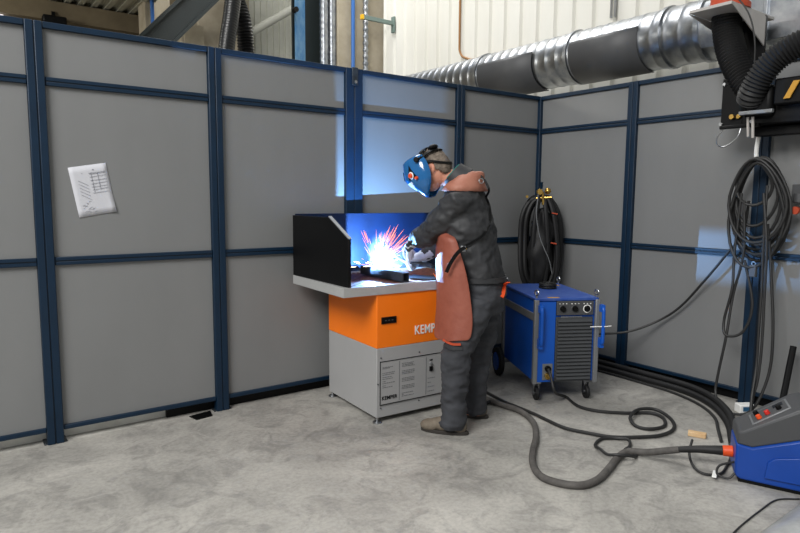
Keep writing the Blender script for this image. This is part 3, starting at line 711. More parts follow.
C0 = thing('cable_coil', 'coiled dark cable hanging from a strap on the right partition', 'cable coil', (-.14,-2.07,1.7))
for k, (cy, zt, zb, wd, sk) in enumerate(specs):
    P = [p-V(-.14,-2.07,1.7) for p in loop_pts(cy, zt, zb, wd, -.1-.012*k, sk)]
    obj('cable_turn', MB().tube(P, .0105, 8, closed=True), 'cable', C0)
for k, pts in enumerate((
    [(-.2,-1.98,1.5),(-.2,-1.96,1.1),(-.22,-1.97,.85),(-.22,-1.93,.62),(-.24,-1.96,.52),(-.22,-2.06,.56),(-.2,-2.1,.75),(-.2,-2.03,1.05)],
    [(-.2,-2.0,1.45),(-.2,-2.02,1.1),(-.2,-1.97,.8),(-.24,-1.96,.5),(-.25,-1.93,.25),(-.27,-1.93,.1),(-.35,-2.03,.02),(-.3,-2.18,.05),(-.24,-2.25,.3),(-.22,-2.25,.6),(-.2,-2.2,1.0),(-.2,-2.16,1.3)],
    [(-.2,-2.14,1.55),(-.22,-2.15,1.2),(-.22,-2.16,.9),(-.24,-2.17,.6),(-.26,-2.18,.35),(-.34,-2.2,.15),(-.42,-2.24,.03),(-.5,-2.3,.015)],
    [(-.22,-2.13,1.5),(-.24,-2.18,1.15),(-.24,-2.19,.8),(-.25,-2.2,.5),(-.27,-2.2,.28),(-.3,-2.19,.14),(-.34,-2.2,.03)])):
    P = [V(*p)-V(-.14,-2.07,1.7) for p in pts]
    obj('cable_tail', MB().tube(smooth_path(P, 8), .0095, 8), 'cable', C0)
T = thing('cable_plug', 'small dark plug hanging under the cable coil', 'plug', (-.2,-2.09,.98))
obj('plug_body', MB().box((0,0,0), (.03,.045,.08)), 'dgrey', T, bevel=.005); obj('plug_ring', MB().ring((0,0,.05), (1,0,0), .012, .004, 16, 6), 'steel', T)
mb = MB().cyl((-.08,-2.29,1.44), (-.08,-2.29,1.5), .035, 16); mb.box((-.06,-2.29,1.5), (.06,.09,.12))
o = tag(obj('wall_socket', mb, 'dgrey', bevel=.004, loc=(-.08,-2.29,1.45)), 'dark socket box with a dull red cover on the partition right of the cable coil', 'socket')
obj('cover', MB().cyl((-.0-.03,0,-.06), (-.0-.06,0,-.06), .025, 16), 'tape', o)
t = tag(obj('pipe_stand', MB().cyl((-.35,-2.37,0), (-.12,-2.34,.5), .02, 10), 'black', loc=(-.35,-2.37,0)), 'black tube leaning on the partition behind the wire feeder', 'tube')

# ------------------------------------------------------------------ extraction arm unit, top right
T = thing('fume_extractor', 'fume extraction unit with black corrugated hoses at the upper right', 'fume extractor', (-.3,-1.98,2.1))
O_ = V(-.3,-1.98,2.1)
def rel(m): m.v = [tuple(Vector(v)-O_) for v in m.v]; return m
obj('mounting_plate', rel(MB().box((-.31,-1.99,2.09), (.012,.25,.33))), 'black', T, bevel=.003)
for y, z in ((-1.88,2.22),(-1.87,1.96),(-2.07,1.96)):
    obj('bolt', rel(MB().cyl((-.315,y,z), (-.33,y,z), .011, 10)), 'steel', T)
obj('junction_box', rel(MB().box((-.22,-2.25,2.02), (.2,.5,.17))), 'black', T, bevel=.01)
obj('arm_tube', rel(MB().box((-.2,-2.3,1.9), (.08,.5,.06))), 'black', T, bevel=.006)
obj('hinge_housing', rel(MB().box((-.3,-2.12,2.08), (.16,.18,.2))), 'black', T, bevel=.03)
obj('motor', rel(MB().cyl((-.31,-1.95,2.0), (-.35,-1.95,2.0), .016, 12).cyl((-.31,-1.99,2.0), (-.34,-1.99,2.0), .014, 12)), 'brass', T)
obj('support_bar', rel(MB().box((-.45,-2.15,2.0), (.03,.2,.022))), 'pgrey', T, bevel=.003)
obj('cable_tab', rel(MB().cyl((-.4,-2.08,1.98), (-.38,-2.08,1.86), .008, 8).cyl((-.4,-2.11,1.98), (-.38,-2.11,1.85), .009, 8)), 'pinkgrey', T)
obj('caution_stripe', rel(MB().prism([(-.41,-2.285,2.07),(-.41,-2.32,2.07),(-.41,-2.37,2.17),(-.41,-2.335,2.17)], (.01,0,0))), 'sticker', T)
obj('arm_cover', rel(MB().box((-.3,-2.35,2.12), (.18,.26,.16))), 'black', T, bevel=.01)
obj('lower_rail', rel(MB().box((-.33,-2.0,1.935), (.04,.25,.02))), 'black', T, bevel=.004)
obj('corrugated_hose', rel(bellows([(-.2,-1.80,2.7),(-.22,-1.83,2.55),(-.25,-1.89,2.4),(-.27,-1.98,2.24),(-.28,-2.06,2.14)], .088, .022, .006)), 'blackrub', T)
obj('corrugated_hose', rel(bellows([(-.36,-2.07,2.09),(-.4,-2.1,2.14),(-.42,-2.17,2.25),(-.42,-2.27,2.34),(-.4,-2.42,2.4),(-.38,-2.62,2.42)], .076, .022, .006)), 'blackrub', T)
obj('wire_loop', rel(MB().tube(smooth_path([(-.33,-1.9,1.93),(-.34,-1.86,1.87),(-.34,-1.87,1.82),(-.34,-1.92,1.81),(-.34,-1.99,1.86),(-.33,-2.01,1.93)], 6), .0045, 6)), 'steel', T)
T = thing('duct_bracket', 'light grey metal bracket with an orange collar under the duct, above the corrugated hoses', 'bracket', (0,-1.96,2.7))
b_ = V(0,-1.96,2.7)
obj('top_plate', MB().prism([(-.46,0,-.006),(-.46,.28,-.006),(.14,.28,-.006),(.14,0,-.006)], (0,0,.02)), 'pinkgrey', T, bevel=.002)
obj('gusset', MB().prism([(-.46,0,-.006),(.0,0,-.006),(.0,0,-.2)], (0,-.008,0)), 'pinkgrey', T, bevel=.001)
obj('gusset', MB().prism([(-.46,.28,-.006),(.0,.28,-.006),(.0,.28,-.09)], (0,.008,0)), 'pinkgrey', T, bevel=.001)
obj('back_plate', MB().box((.01,.14,-.17), (.02,.3,.34)), 'black', T)
mb = MB(); mb.tube([(-.25,.12,.014),(-.25,.12,.05),(-.25,.12,.055),(-.25,.12,.1)], [.13,.13,.115,.115], 28); obj('orange_collar', mb, 'tape', T, label='orange collar ring')
cable('sensor_lead', [V(-.42,-1.9,2.78), V(-.44,-1.99,2.72), V(-.42,-2.06,2.6), V(-.4,-2.09,2.45), V(-.38,-2.09,2.3)], .005, 'cable', 'thin black lead hanging from the duct bracket')

# ------------------------------------------------------------------ the welder
# local frame: x = to the welder's back, y = away from the viewer, z = up
PO = V(-1.95918563, -1.18593495, 0); PROT = -0.6306
PERSON = thing('person', 'person in charcoal workwear, brown leather apron and blue helmet bending to weld at the table', 'person', PO, PROT)
FW = V(-.87,.5,0).normalized(); SD = V(.5,.87,0).normalized()
def er(cs, cd, z, a, b, n=28, off=0.):
    return [V(cs,cd,z)+FW*(a+off)*math.cos(2*PI*i/n)+SD*(b+off)*math.sin(2*PI*i/n) for i in range(n)]
TORSO = [(.95,.088,0,.138,.182),(1.0,.072,0,.148,.19),(1.08,.045,0,.15,.196),(1.17,.022,0,.15,.2),(1.3,-.003,0,.148,.205),(1.40,-.02,0,.138,.2),(1.47,-.028,0,.122,.18),(1.53,-.025,0,.097,.14),(1.58,-.017,0,.066,.09),(1.61,-.012,0,.04,.055)]
shN, elN, wrN = V(-.085,-.155,1.43), V(-.215,-.045,1.262), V(-.33,.14,1.178)
shF, elF, wrF = V(.055,.16,1.43), V(-.09,.33,1.2), V(-.262,.37,1.055)
Hc = V(-.222,.03,1.628); HF = V(-.85,.35,-.40).normalized(); HS = V(.38,.92,0).normalized(); HS = (HS-HF*HS.dot(HF)).normalized(); HU = HS.cross(HF).normalized()
if HU.z < 0: HU = -HU
HR = Matrix((HF, HS, HU)).transposed()
def H(f, s, u): return Hc+HF*f+HS*s+HU*u
def hand(mb, w_, d_, nrm, fr, curl, thumb_side=1, palm=.021, parts='all'):
    """wrist point, direction of the hand, palm normal, finger radius, curl angles"""
    d_ = d_.normalized(); nrm = (nrm-d_*nrm.dot(d_)).normalized(); lat = d_.cross(nrm).normalized()*thumb_side
    if parts in ('all', 'palm'):
        for k in (-1.2,-.4,.4,1.2):
            mb.tube([w_-d_*.02+lat*k*.016, w_+d_*.04+lat*k*.022, w_+d_*.092+lat*k*.024], [palm*.95, palm, palm*.8], 10, round_end=True)
    for i, (k, ln) in enumerate(((1.45,.92),(.5,1.0),(-.45,.96),(-1.35,.78))):
        p = w_+d_*.088+lat*k*.0205; ang_ = curl[0]; P = [p-d_*.02, p]; rs = [fr*1.1, fr*1.08]
        for sl, da in ((.044,0),(.029,curl[1]),(.022,curl[2])):
            ang_ += da; p = p+(d_*math.cos(ang_)+nrm*math.sin(ang_)+lat*k*.05)*sl*ln; P.append(p); rs.append(fr*(1.0 if sl > .03 else .9))
        mb.tube(P, rs, 10, round_end=True)
    b0 = w_+d_*.02+lat*.026; b1 = w_+d_*.055+lat*.052+nrm*.022; b2 = w_+d_*.088+lat*.056+nrm*.045; b3 = w_+d_*.108+lat*.048+nrm*.058
    mb.tube([b0,b1,b2,b3], [fr*1.5,fr*1.3,fr*1.12,fr*.95], 10, round_end=True)
    return mb
dN = V(-.08,.13,-.095); nN = V(.45,.2,-.8)
dF = V(-.16,.05,-.035); nF = V(.1,-.25,-1)
curlN = (.35,.7,.6); curlF = (.75,1.0,.8)
# one continuous body
mb = MB()
mb.loft([er(cs, cd, z, a*.8, b*.78) for z, cs, cd, a, b in TORSO])
mb.loft([er(.085,0,z,a,b) for z, a, b in ((.78,.085,.115),(.86,.1,.13),(.98,.1,.13))])
mb.tube([V(-.06,.0,1.53), V(-.13,.015,1.575), H(-.02,0,-.04)], [.064,.058,.055], 18, round_end=True)
mb.ball(Hc, (.098,.076,.112), 26, 18, HR); mb.ball(H(.042,0,-.07), (.056,.052,.055), 18, 12, HR); mb.ball(H(-.02,0,.015), (.085,.077,.09), 20, 12, HR)
mb.tube([H(.09,0,.02), H(.108,0,-.012), H(.118,0,-.03)], [.008,.012,.015], 8, round_end=True)
mb.tube([H(.078,-.03,.03), H(.092,0,.034), H(.078,.03,.03)], .012, 8, round_end=True)
mb.tube([H(.085,-.022,-.065), H(.096,0,-.065), H(.085,.022,-.065)], .008, 8, round_end=True)
for s_ in (-1, 1):
    mb.tube([H(-.02,s_*.074,.022), H(-.03,s_*.083,.004), H(-.022,s_*.082,-.018), H(-.008,s_*.075,-.03)], [.011,.012,.011,.009], 8, round_end=True)
    mb.tube([H(-.02,s_*.074,.022), H(-.004,s_*.078,.018), H(0,s_*.075,0), H(-.006,s_*.074,-.028)], [.009,.007,.006,.006], 8, round_end=True)
for a, b, c in ((shN,elN,wrN),(shF,elF,wrF)):
    mb.tube([a+V(0,0,-.02), a.lerp(b,.5), b, b.lerp(c,.4), c], [.045,.045,.04,.04,.03], 14, round_end=True)
hand(mb, wrN, dN, nN, .0085, curlN, 1, .015); hand(mb, wrF, dF, nF, .0085, curlF, -1, .015)
for hp, kn, an, toe in ((V(.055,-.085,.86),V(-.075,-.13,.5),V(-.085,-.125,.085),V(-.27,-.085,.035)),(V(.12,.085,.86),V(.095,.11,.47),V(.07,.14,.085),V(-.09,.19,.035))):
    mb.tube([hp, hp.lerp(kn,.5), kn, kn.lerp(an,.35), an], [.07,.065,.05,.05,.036], 16, round_end=True)
    mb.tube([an+V(.03,0,-.045), an.lerp(toe,.4)+V(0,0,-.02), an.lerp(toe,.8)], [.028,.028,.018], 12, round_end=True)
me = remesh(mb, .007, 3, .5)
body = link('body', me, 'skin', PERSON)
# hair
mb = MB(); mb.ball(Hc+HU*.004-HF*.004, (.110,.088,.125), 40, 28, HR)
me = mb.mesh('hair'); bm = bmesh.new(); bm.from_mesh(me)
kill = []
for f_ in bm.faces:
    c = f_.calc_center_median()-Hc; fF, fS, fU = c.dot(HF), c.dot(HS), c.dot(HU)
    if fU < .012+fF*.95 or (abs(fS) > .06 and fU < .03 and fF > -.045): kill.append(f_)
bmesh.ops.delete(bm, geom=kill, context='FACES'); bm.to_mesh(me); bm.free()
wrinkle(me, .012, 40, (1,1,1)); hr = link('hair', me, 'hair', PERSON); s_ = hr.modifiers.new('s', 'SOLIDIFY'); s_.thickness = .012; s_.offset = -1
# trousers
mb = MB()
mb.loft([er(cs,0,z,a,b) for z, cs, a, b in ((.74,.09,.12,.165),(.80,.092,.14,.182),(.88,.09,.145,.186),(.94,.086,.135,.178),(.985,.08,.125,.17))])
mb.tube([V(.06,-.088,.84),V(.01,-.108,.7),V(-.055,-.125,.58),V(-.078,-.13,.5),V(-.08,-.13,.38),V(-.085,-.128,.2),V(-.088,-.125,.1),V(-.092,-.12,.045)], [.11,.105,.096,.092,.088,.078,.08,.086], 24)
mb.tube([V(.125,.088,.84),V(.125,.095,.7),V(.108,.105,.55),V(.09,.11,.45),V(.082,.12,.32),V(.074,.135,.15),V(.07,.14,.04)], [.108,.1,.093,.088,.083,.076,.08], 24)
me = remesh(mb, .011, 5, .5); wrinkle(me, .026, 7, (.7,.7,2.2), 3.); wrinkle(me, .008, 15, (1,1,1.5), 9.)
tro = link('trousers', me, 'trouser', PERSON)
# jacket
mb = MB(); mb.loft([er(cs, cd, z, a, b) for z, cs, cd, a, b in TORSO])
mb.tube([shN+V(.03,.05,.0), shN, shN.lerp(elN,.5), elN, elN.lerp(wrN,.45)+V(0,0,-.006), elN.lerp(wrN,.92)], [.085,.086,.084,.079,.072,.056], 22, round_end=True)
mb.tube([shF+V(-.03,-.05,.0), shF, shF.lerp(elF,.5), elF, elF.lerp(wrF,.45), elF.lerp(wrF,.9)], [.085,.082,.075,.07,.062,.052], 22, round_end=True)
me = remesh(mb, .011, 5, .5); wrinkle(me, .026, 6.5, (1,1,1.4), 1.); wrinkle(me, .011, 15, (1,1,1.6), 4.)
jac = link('jacket', me, 'jacket', PERSON)
def bvh(o):
    m = o.data; return BVHTree.FromPolygons([v.co.copy() for v in m.vertices], [tuple(p.vertices) for p in m.polygons])
BJ, BT = bvh(jac), bvh(tro)
def near(x, z, off=.004, trees=None):
    """point on the clothing facing the viewer's side"""
    best = None
    for t_ in (trees or (BJ, BT)):
        h = t_.ray_cast(V(x,-1.5,z), V(0,1,0))
        if h[0] is not None and (best is None or h[0].y < best.y): best = h[0]
    return (best if best is not None else V(x,-.15,z))+V(0,-off,0)
# collar and shirt
def ring_around(c, ax, r1, r2, n=24):
    a, b = frame_from(ax); return [c+(a*math.cos(2*PI*i/n)*r1+b*math.sin(2*PI*i/n)*r2) for i in range(n)]
ax = V(-.72,.1,.62).normalized(); cc = V(-.07,.0,1.572)
mb = MB(); mb.loft([ring_around(cc-ax*.03, ax, .1, .1), ring_around(cc+ax*.015, ax, .088, .088), ring_around(cc+ax*.05, ax, .08, .08), ring_around(cc+ax*.048, ax, .073, .073), ring_around(cc+ax*.0, ax, .075, .075)], caps=False)
me = mb.mesh('collar', ang=60); wrinkle(me, .008, 14); link('collar', me, 'jacket', PERSON)
mb = MB(); mb.loft([ring_around(cc+ax*.02, ax, .07, .07), ring_around(cc+ax*.056, ax, .068, .068), ring_around(cc+ax*.055, ax, .064, .064)], caps=False)
obj('shirt_collar', mb, 'teal', PERSON)
# leather yoke over the shoulders
mb = MB(); rows = []
for z, cs, a, b in ((1.495,-.03,.118,.168),(1.525,-.027,.104,.148),(1.555,-.018,.09,.122),(1.58,-.006,.074,.096),(1.6,.008,.058,.07),(1.608,.016,.044,.05)):
    rows.append(er(cs, 0, z+.0, a, b, 40, .010))
mb.loft(rows, caps=False); me = mb.mesh('yoke', ang=60); wrinkle(me, .016, 9, (1,1,2.5)); wrinkle(me, .006, 24)
yk = link('leather_yoke', me, 'yoke', PERSON); s_ = yk.modifiers.new('s', 'SOLIDIFY'); s_.thickness = .004; s_.offset = 1
# apron
tab_ = [(1.36,-.13,-.19,.06),(1.26,-.12,-.2,.09),(1.215,-.10,-.21,.2),(1.2,-.088,-.2,.2),(1.13,-.07,-.208,.21),(1.06,-.045,-.208,.216),(.95,-.018,-.2,.224),(.85,-.004,-.196,.23),(.75,.01,-.198,.236),(.67,.008,-.2,.238),(.615,.0,-.205,.238),(.6,-.02,-.2,.237)]
rows = []
for z, se, sf, B_ in tab_:
    row = []
    for i in range(33):
        ph = math.radians(-90+150*i/32); c = max(0, math.cos(ph))
        wv = .007*math.sin(ph*5+z*4)*(1.3-z)*1.6
        row.append(V(se-(se-sf+wv)*c**.8, B_*math.sin(ph), z+(.012*math.sin(ph*3) if z < .7 else 0)))
    rows.append(row)
mb = MB().grid(rows); me = mb.mesh('apron', ang=70); wrinkle(me, .008, 6)
ap = link('leather_apron', me, 'leather', PERSON); s_ = ap.modifiers.new('s', 'SOLIDIFY'); s_.thickness = .005
s2 = ap.modifiers.new('u', 'SUBSURF'); s2.levels = 1; s2.render_levels = 1
# strap, buckle, strap end
def ribbon(pts, w, th):
    P = smooth_path(pts, 6); rings = []
    for i, p in enumerate(P):
        t = (P[min(i+1,len(P)-1)]-P[max(i-1,0)]).normalized(); n_ = V(0,-1,0); s_ = t.cross(n_).normalized(); n_ = s_.cross(t).normalized()
        rings.append([p+s_*w/2+n_*th, p-s_*w/2+n_*th, p-s_*w/2, p+s_*w/2])
    return MB().loft(rings)
sp_ = [near(.1,1.46), near(.125,1.4), near(.12,1.32), near(.07,1.24,.006), near(.0,1.195,.008), near(-.06,1.165,.02)]
obj('apron_strap', ribbon(sp_, .014, .004), 'black', PERSON)
e0 = V(-.058,-.235,1.16)
bk = obj('buckle', MB().box(e0+V(0,-.006,0), (.03,.006,.035)), 'steel', PERSON, bevel=.003)
obj('buckle_prong', MB().cyl(e0+V(-.02,-.012,0), e0+V(.02,-.012,.0), .003, 6), 'brass', bk)
obj('strap_end', ribbon([e0+V(.01,-.012,.01), e0+V(-.03,-.014,-.02), e0+V(-.07,-.005,-.08), e0+V(-.095,.01,-.14)], .022, .004), 'black', PERSON)
# small orange details
obj('pocket_trim', ribbon([near(.225,.955,.004,(BT,)), near(.222,.92,.004,(BT,)), near(.21,.885,.004,(BT,)), near(.195,.855,.004,(BT,))], .022, .004), 'orangep', PERSON)
obj('knee_trim', ribbon([near(-.16,.598,.006,(BT,)), near(-.11,.586,.006,(BT,)), near(-.06,.59,.006,(BT,))], .014, .004), 'tape', PERSON)
obj('knee_pocket', ribbon([near(-.155,.57,.006,(BT,)), near(-.11,.56,.006,(BT,)), near(-.05,.565,.006,(BT,))], .02, .003), 'jacket', PERSON)
obj('rear_strap_loop', MB().tube(smooth_path([V(.035,-.04,1.6), V(.06,-.06,1.585), V(.09,-.075,1.545), V(.105,-.09,1.5), near(.1,1.46)], 5), .007, 8), 'black', PERSON)
obj('strap_ring', MB().ring(V(.055,-.11,1.555), (.3,-1,.2), .014, .003, 16, 6), 'steel', PERSON)
# jacket hem and cuff rings
me = MB().loft([er(.09,0,.945,.142,.186,40), er(.09,0,.945,.148,.192,40), er(.083,0,.975,.15,.194,40), er(.083,0,.975,.142,.186,40)], closed=True, caps=False).mesh('hem', ang=60)
wrinkle(me, .006, 10); link('jacket_hem', me, 'jacket', PERSON)
# gloves
for (w_, d_, n_, cu, ts, el) in ((wrN, dN, nN, curlN, 1, elN), (wrF, dF, nF, curlF, -1, elF)):
    mb = MB(); hand(mb, w_, d_, n_, .0155, cu, ts, .032)
    ad = (w_-el).normalized(); mb.tube([w_-ad*.07, w_-ad*.02, w_+d_.normalized()*.02], [.05,.046,.042], 20)
    me = remesh(mb, .0042, 3, .5); wrinkle(me, .003, 45)
    g = link('glove', me, 'glove', PERSON)
    if w_ is wrN:
        G = bvh(g); mbp = MB(); dd = d_.normalized()
        for k, (a_, z_, r_) in enumerate(((.05,.016,.02),(.085,.02,.016),(.1,-.008,.014),(.12,.014,.012),(.065,-.014,.014),(.03,-.004,.012),(.14,-.002,.01))):
            o_ = w_+dd*a_+V(-.35,-.1,.8).normalized()*z_
            h = G.ray_cast(o_+V(0,-.3,0), V(0,1,0))
            if h[0] is not None:
                nn = h[1].normalized(); fa, fb = frame_from(nn); mbp.ball(h[0], (r_*1.15, r_*.8, .004), 14, 8, Matrix((fa, fb, nn)).transposed())
        obj('glove_patch', mbp, 'gloved', g)
# shoes
for an, dr, nm in ((V(-.05,-.135,0), V(-.96,.28,0).normalized(), 0), (V(.115,.155,0), V(-.95,.3,0).normalized(), 1)):
    sd_ = V(-dr.y, dr.x, 0); R = Matrix((dr, sd_, V(0,0,1))).transposed(); q = lambda a_, b_, c_: an+dr*a_+sd_*b_+V(0,0,c_)
    mb = MB(); mb.ball(q(.0,0,.055), (.05,.042,.055), 18, 12, R); mb.ball(q(.09,0,.05), (.085,.046,.042), 18, 12, R); mb.ball(q(.18,.004,.042), (.07,.05,.036), 18, 12, R)
    mb.tube([q(.0,0,.05), q(.01,0,.12)], [.046,.05], 16); mb.tube([q(.02,0,.08), q(.09,0,.065), q(.16,0,.05)], [.045,.042,.036], 14, round_end=True)
    me = remesh(mb, .006, 4, .5)
    for v in me.vertices:
        if v.co.z < .016: v.co.z = .016
    wrinkle(me, .003, 25); sh = link('shoe', me, 'shoe', PERSON)
    outl = []
    for i in range(28):
        a_ = 2*PI*i/28; c, s_ = math.cos(a_), math.sin(a_); outl.append(q(.093+.152*c, .047*s_*(1+.08*c), 0))
    obj('sole', MB().prism(outl, (0,0,.022)), 'sole', sh, bevel=.004)
    mb = MB()
    for k in range(4): a_ = .07+.022*k; zz = .112-.012*k; mb.tube([q(a_,-.028,zz-.01), q(a_+.004,0,zz+.004), q(a_,.028,zz-.01)], .0035, 6)
    obj('laces', mb, 'trouser', sh)
# helmet
MROW = [(.118,.10,.05,.03),(.110,.145,.082,.018),(.098,.168,.097,.008),(.055,.18,.106,-.008),(.02,.188,.111,-.012),(-.01,.19,.113,-.012),(-.05,.168,.111,-.004),(-.09,.138,.1,.018),(-.125,.112,.08,.05),(-.148,.098,.055,.07)]
def mrow(u):
    R_ = MROW
    if u >= R_[0][0]: return R_[0][1:]
    for a_, b_ in zip(R_, R_[1:]):
        if a_[0] >= u >= b_[0]:
            k = (a_[0]-u)/(a_[0]-b_[0]); return tuple(a_[i]*(1-k)+b_[i]*k for i in (1,2,3))
    return R_[-1][1:]
def mpnt(th, u, off=0.):
    rf, rs_, re = mrow(u); c, s_ = math.cos(th), math.sin(th)
    return H(re+(rf+off-re)*max(0,c)**.45, (rs_+off)*math.copysign(abs(s_)**.8, s_), u)
mb = MB(); NU, NT = 36, 48
us = [MROW[0][0]+(MROW[-1][0]-MROW[0][0])*i/NU for i in range(NU+1)]; ths = [-PI/2+PI*j/NT for j in range(NT+1)]
rows = [[mpnt(th, u) for th in ths] for u in us]
vs = [p for r in rows for p in r]; n = NT+1
for i in range(NU):
    for j in range(NT):
        u = us[i]; td = math.degrees(ths[j])
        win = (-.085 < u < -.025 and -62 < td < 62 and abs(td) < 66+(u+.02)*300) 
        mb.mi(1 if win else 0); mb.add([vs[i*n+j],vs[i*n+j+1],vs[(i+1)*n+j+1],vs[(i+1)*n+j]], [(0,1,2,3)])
mb.mi(0)
me = mb.mesh('shell', ang=60); bm = bmesh.new(); bm.from_mesh(me); bmesh.ops.remove_doubles(bm, verts=bm.verts, dist=1e-5); bmesh.ops.recalc_face_normals(bm, faces=bm.faces); bm.to_mesh(me); bm.free()
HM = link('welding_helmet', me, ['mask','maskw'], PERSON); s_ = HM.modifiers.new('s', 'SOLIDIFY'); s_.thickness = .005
def tri_patch(pts, th):
    c = [mpnt(math.radians(a_), u, .003) for a_, u in pts]; n_ = (c[1]-c[0]).cross(c[2]-c[0]).normalized()*th; return MB().prism(c, n_)
obj('side_decal', MB().grid([[mpnt(math.radians(-70-12*k-(14 if r_ else 0)*0), .07-.09*r_/6+0, .0025) for k in (-(r_/6), (r_/6)*.9)] for r_ in range(7)]), 'black', HM)
for td, u, r_ in ((-70,.004,.016),(-79,-.024,.010)):
    c = mpnt(math.radians(td), u); d_ = (mpnt(math.radians(td), u, .02)-c).normalized()
    kb = obj('adjuster_knob', MB().cyl(c, c+d_*.018, r_, 20, r_*.85), 'orangep', HM, bevel=.002)
    if r_ > .015: obj('knob_rim', MB().ring(c+d_*.004, d_, r_+.003, .004, 24, 6), 'white', kb)
c = H(.045,-.104,.078); obj('pivot_knob', MB().cyl(c, c-HS*.02, .016, 20), 'black', HM, bevel=.003)
c = H(.045,.104,.078); obj('pivot_knob', MB().cyl(c, c+HS*.02, .016, 20), 'black', HM, bevel=.003)
obj('visor_lens', MB().prism([mpnt(math.radians(-22),.055,.004), mpnt(math.radians(22),.055,.004), mpnt(math.radians(22),.0,.004), mpnt(math.radians(-22),.0,.004)], HF*.001), 'lens', HM)
def band(pts, w, th, m='black'):
    P = smooth_path(pts, 8); rings = []
    for i, p in enumerate(P):
        t = (P[min(i+1,len(P)-1)]-P[max(i-1,0)]).normalized(); n_ = (p-Hc).normalized(); s_ = t.cross(n_).normalized(); n_ = s_.cross(t).normalized()
        rings.append([p+s_*w/2+n_*th, p-s_*w/2+n_*th, p-s_*w/2, p+s_*w/2])
    return MB().loft(rings)
obj('headband', band([H(.045,-.1,.078), H(.0,-.09,.085), H(-.05,-.07,.095), H(-.085,0,.095), H(-.05,.07,.095), H(.0,.09,.085), H(.045,.1,.078)], .022, .006), 'black', HM)
obj('headband', band([H(.03,-.095,.08), H(.01,-.07,.115), H(-.005,0,.135), H(.01,.07,.115), H(.03,.095,.08)], .026, .006), 'black', HM)
obj('headband', band([H(.03,-.095,.07), H(-.03,-.093,.035), H(-.09,-.055,.0), H(-.118,0,-.01), H(-.09,.055,.0), H(-.03,.093,.035), H(.03,.095,.07)], .014, .005), 'black', HM)
obj('ratchet_pad', MB().ball(H(-.055,-.03,.118), (.032,.04,.018), 16, 10, HR), 'black', HM)

# ------------------------------------------------------------------ torch, sparks, glare smoke
pm = Matrix.Translation(PO)@Matrix.Rotation(PROT,4,'Z')
inv = pm.inverted(); A_ = inv@ARC
T = thing('welding_torch', 'silver and black welding torch held in the gloved hands, its tip in the arc', 'welding torch', PO, PROT)
tip = A_+V(.012,-.006,.022)
g0 = wrF+dF.normalized()*.1+nF.normalized()*.03
obj('nozzle', MB().tube([tip, tip+V(.03,-.016,.03), tip+V(.05,-.028,.05)], [.0055,.008,.010], 14), 'steel', T)
obj('swan_neck', MB().tube(smooth_path([tip+V(.045,-.025,.045), tip+V(.085,-.045,.07), g0+V(-.05,.02,.01), g0], 6), .009, 10), 'steel', T)
obj('grip', MB().tube(smooth_path([g0+V(-.03,.01,.005), g0, g0+V(.08,-.03,0), g0+V(.14,-.05,-.012)], 5), .016, 14), 'dgrey', T)
obj('hose', MB().tube(smooth_path([g0+V(.13,-.05,-.01), V(-.2,.37,.985), V(-.08,.36,.97), V(.03,.32,.92), V(.1,.3,.7), V(.12,.31,.3), V(.15,.34,.05), V(.24,.45,.016)], 8), .013, 10), 'cable', T)
rnd = random.Random(11); hot = MB(); cool = MB()
vd = V(math.cos(.0),0,0)
r3 = V(.80766716,-.58963867,0)        # sideways
d3 = V(.58963867,.80766716,0)
def streak(mb, p, d_, ln, r, sag=0.):
    pts = [p+d_*ln*k/4+V(0,0,-sag*(k/4)**2) for k in range(5)]; mb.tube(pts, [r*.3,r*.8,r,r*.8,r*.3], 5)
for i in range(85):
    a_ = math.radians(rnd.choice((rnd.gauss(72,9), rnd.gauss(55,10), rnd.gauss(42,10), rnd.gauss(95,14)))); dep = rnd.gauss(-.15,.35)
    d_ = (r3*math.cos(a_)+V(0,0,math.sin(a_))+d3*dep).normalized()
    far = rnd.random(); s0 = .015+far*.2; ln = .04+.1*rnd.random()
    streak(hot if s0 < .05 else cool, ARC+d_*s0, d_, ln, .0009+.0008*rnd.random(), .004)
for i in range(26):
    a_ = rnd.uniform(0, 2*PI); d_ = (V(math.cos(a_), math.sin(a_), 0)*1+V(0,0,rnd.uniform(-.25,.25))).normalized()
    p = ARC+d_*rnd.uniform(.03,.16); p.z = max(p.z, ZT+.008); d_.z = max(d_.z, 0); streak(hot if i % 2 else cool, p, d_, rnd.uniform(.02,.06), .001, 0)
base_ = V(-1.93,-.86,.905)
for dx, dz in ((-.012,.05),(.016,.045)): streak(cool, base_, (r3*dx*3+V(0,0,dz)).normalized(), .06, .0012)
tag(obj('sparks', cool, 'spark', smooth=True), 'orange sparks flying up and away from the arc', 'sparks', kind='stuff')
tag(obj('sparks', hot, 'sparkhot', smooth=True), 'white hot sparks closest to the arc', 'sparks', kind='stuff')
tag(obj('arc_plasma', MB().ball(ARC+V(.004,0,-.010), .007, 14, 10), 'arc'), 'white welding arc burning on the steel tube', 'welding arc')
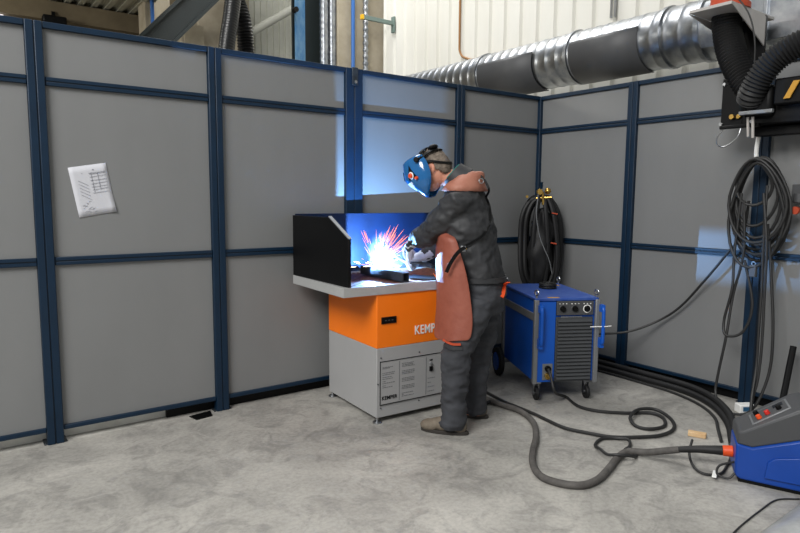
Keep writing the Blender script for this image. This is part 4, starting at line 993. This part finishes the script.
# smoke cloud added to imitate the glare around the arc
fm_ = bpy.data.materials.new('arc_glare_smoke'); fm_.use_nodes = True; nt = fm_.node_tree; nt.nodes.clear()
ou = nt.nodes.new('ShaderNodeOutputMaterial'); sc = nt.nodes.new('ShaderNodeVolumeScatter'); sc.inputs['Color'].default_value = (.95,.97,1,1); sc.inputs['Anisotropy'].default_value = .2
tc = nt.nodes.new('ShaderNodeTexCoord'); nz = nt.nodes.new('ShaderNodeTexNoise'); nz.inputs['Scale'].default_value = 7; nz.inputs['Detail'].default_value = 3
ln_ = nt.nodes.new('ShaderNodeVectorMath'); ln_.operation = 'LENGTH'
mr = nt.nodes.new('ShaderNodeMapRange'); mr.inputs['From Min'].default_value = .0; mr.inputs['From Max'].default_value = .2; mr.inputs['To Min'].default_value = 1; mr.inputs['To Max'].default_value = 0
m1 = nt.nodes.new('ShaderNodeMath'); m1.operation = 'MULTIPLY'; m2 = nt.nodes.new('ShaderNodeMath'); m2.operation = 'MULTIPLY'; m2.inputs[1].default_value = FUME = 1.7
nt.links.new(tc.outputs['Object'], nz.inputs['Vector']); nt.links.new(tc.outputs['Object'], ln_.inputs[0]); nt.links.new(ln_.outputs['Value'], mr.inputs['Value'])
nt.links.new(nz.outputs['Fac'], m1.inputs[0]); nt.links.new(mr.outputs['Result'], m1.inputs[1]); nt.links.new(m1.outputs[0], m2.inputs[0]); nt.links.new(m2.outputs[0], sc.inputs['Density'])
nt.links.new(sc.outputs[0], ou.inputs['Volume'])
me = MB().ball((0,0,0), .2, 24, 16).mesh('fume'); me.materials.append(fm_)
fo = bpy.data.objects.new('arc_glare_smoke', me); COL.objects.link(fo); fo.location = ARC+V(.07,-.06,.06)
tag(fo, 'added thin smoke imitating the glare around the welding arc', 'smoke', kind='stuff')

# ------------------------------------------------------------------ light
wd = bpy.data.worlds.new('hall_light'); S.world = wd; wd.use_nodes = True
bg = wd.node_tree.nodes['Background']; bg.inputs['Color'].default_value = (.93,.97,1,1); bg.inputs['Strength'].default_value = .36
def area(name, loc, target, sx, sy, power, col=(1,1,1)):
    l_ = bpy.data.lights.new(name, 'AREA'); l_.shape = 'RECTANGLE'; l_.size = sx; l_.size_y = sy; l_.energy = power; l_.color = col
    o = bpy.data.objects.new(name, l_); COL.objects.link(o); o.location = loc
    o.rotation_euler = (Vector(target)-Vector(loc)).to_track_quat('-Z', 'Y').to_euler(); return o
area('roof_or_fill_light', (-8.6,-3.9,6.0), (-2.2,-1.0,0), 4, 3, 720, (1,.985,.96))
area('roof_or_fill_light', (-.6,3.4,8.2), (.8,3.4,2), 4, 3, 420, (1,.99,.97))
area('roof_or_fill_light', (-9,4.6,4.3), (-3,7.8,4.0), 2, 1, 260, (1,.97,.9))  # unseen fill added below the deck to brighten its underside
pl = bpy.data.lights.new('welding_arc', 'POINT'); pl.energy = 210; pl.color = (.22,.5,1); pl.shadow_soft_size = .0006
po = bpy.data.objects.new('welding_arc', pl); COL.objects.link(po); po.location = ARC+V(0,0,.004)
S.view_settings.view_transform = 'Standard'; S.view_settings.look = 'None'; S.view_settings.exposure = 0; S.view_settings.gamma = 1
S.view_settings.use_curve_mapping = False
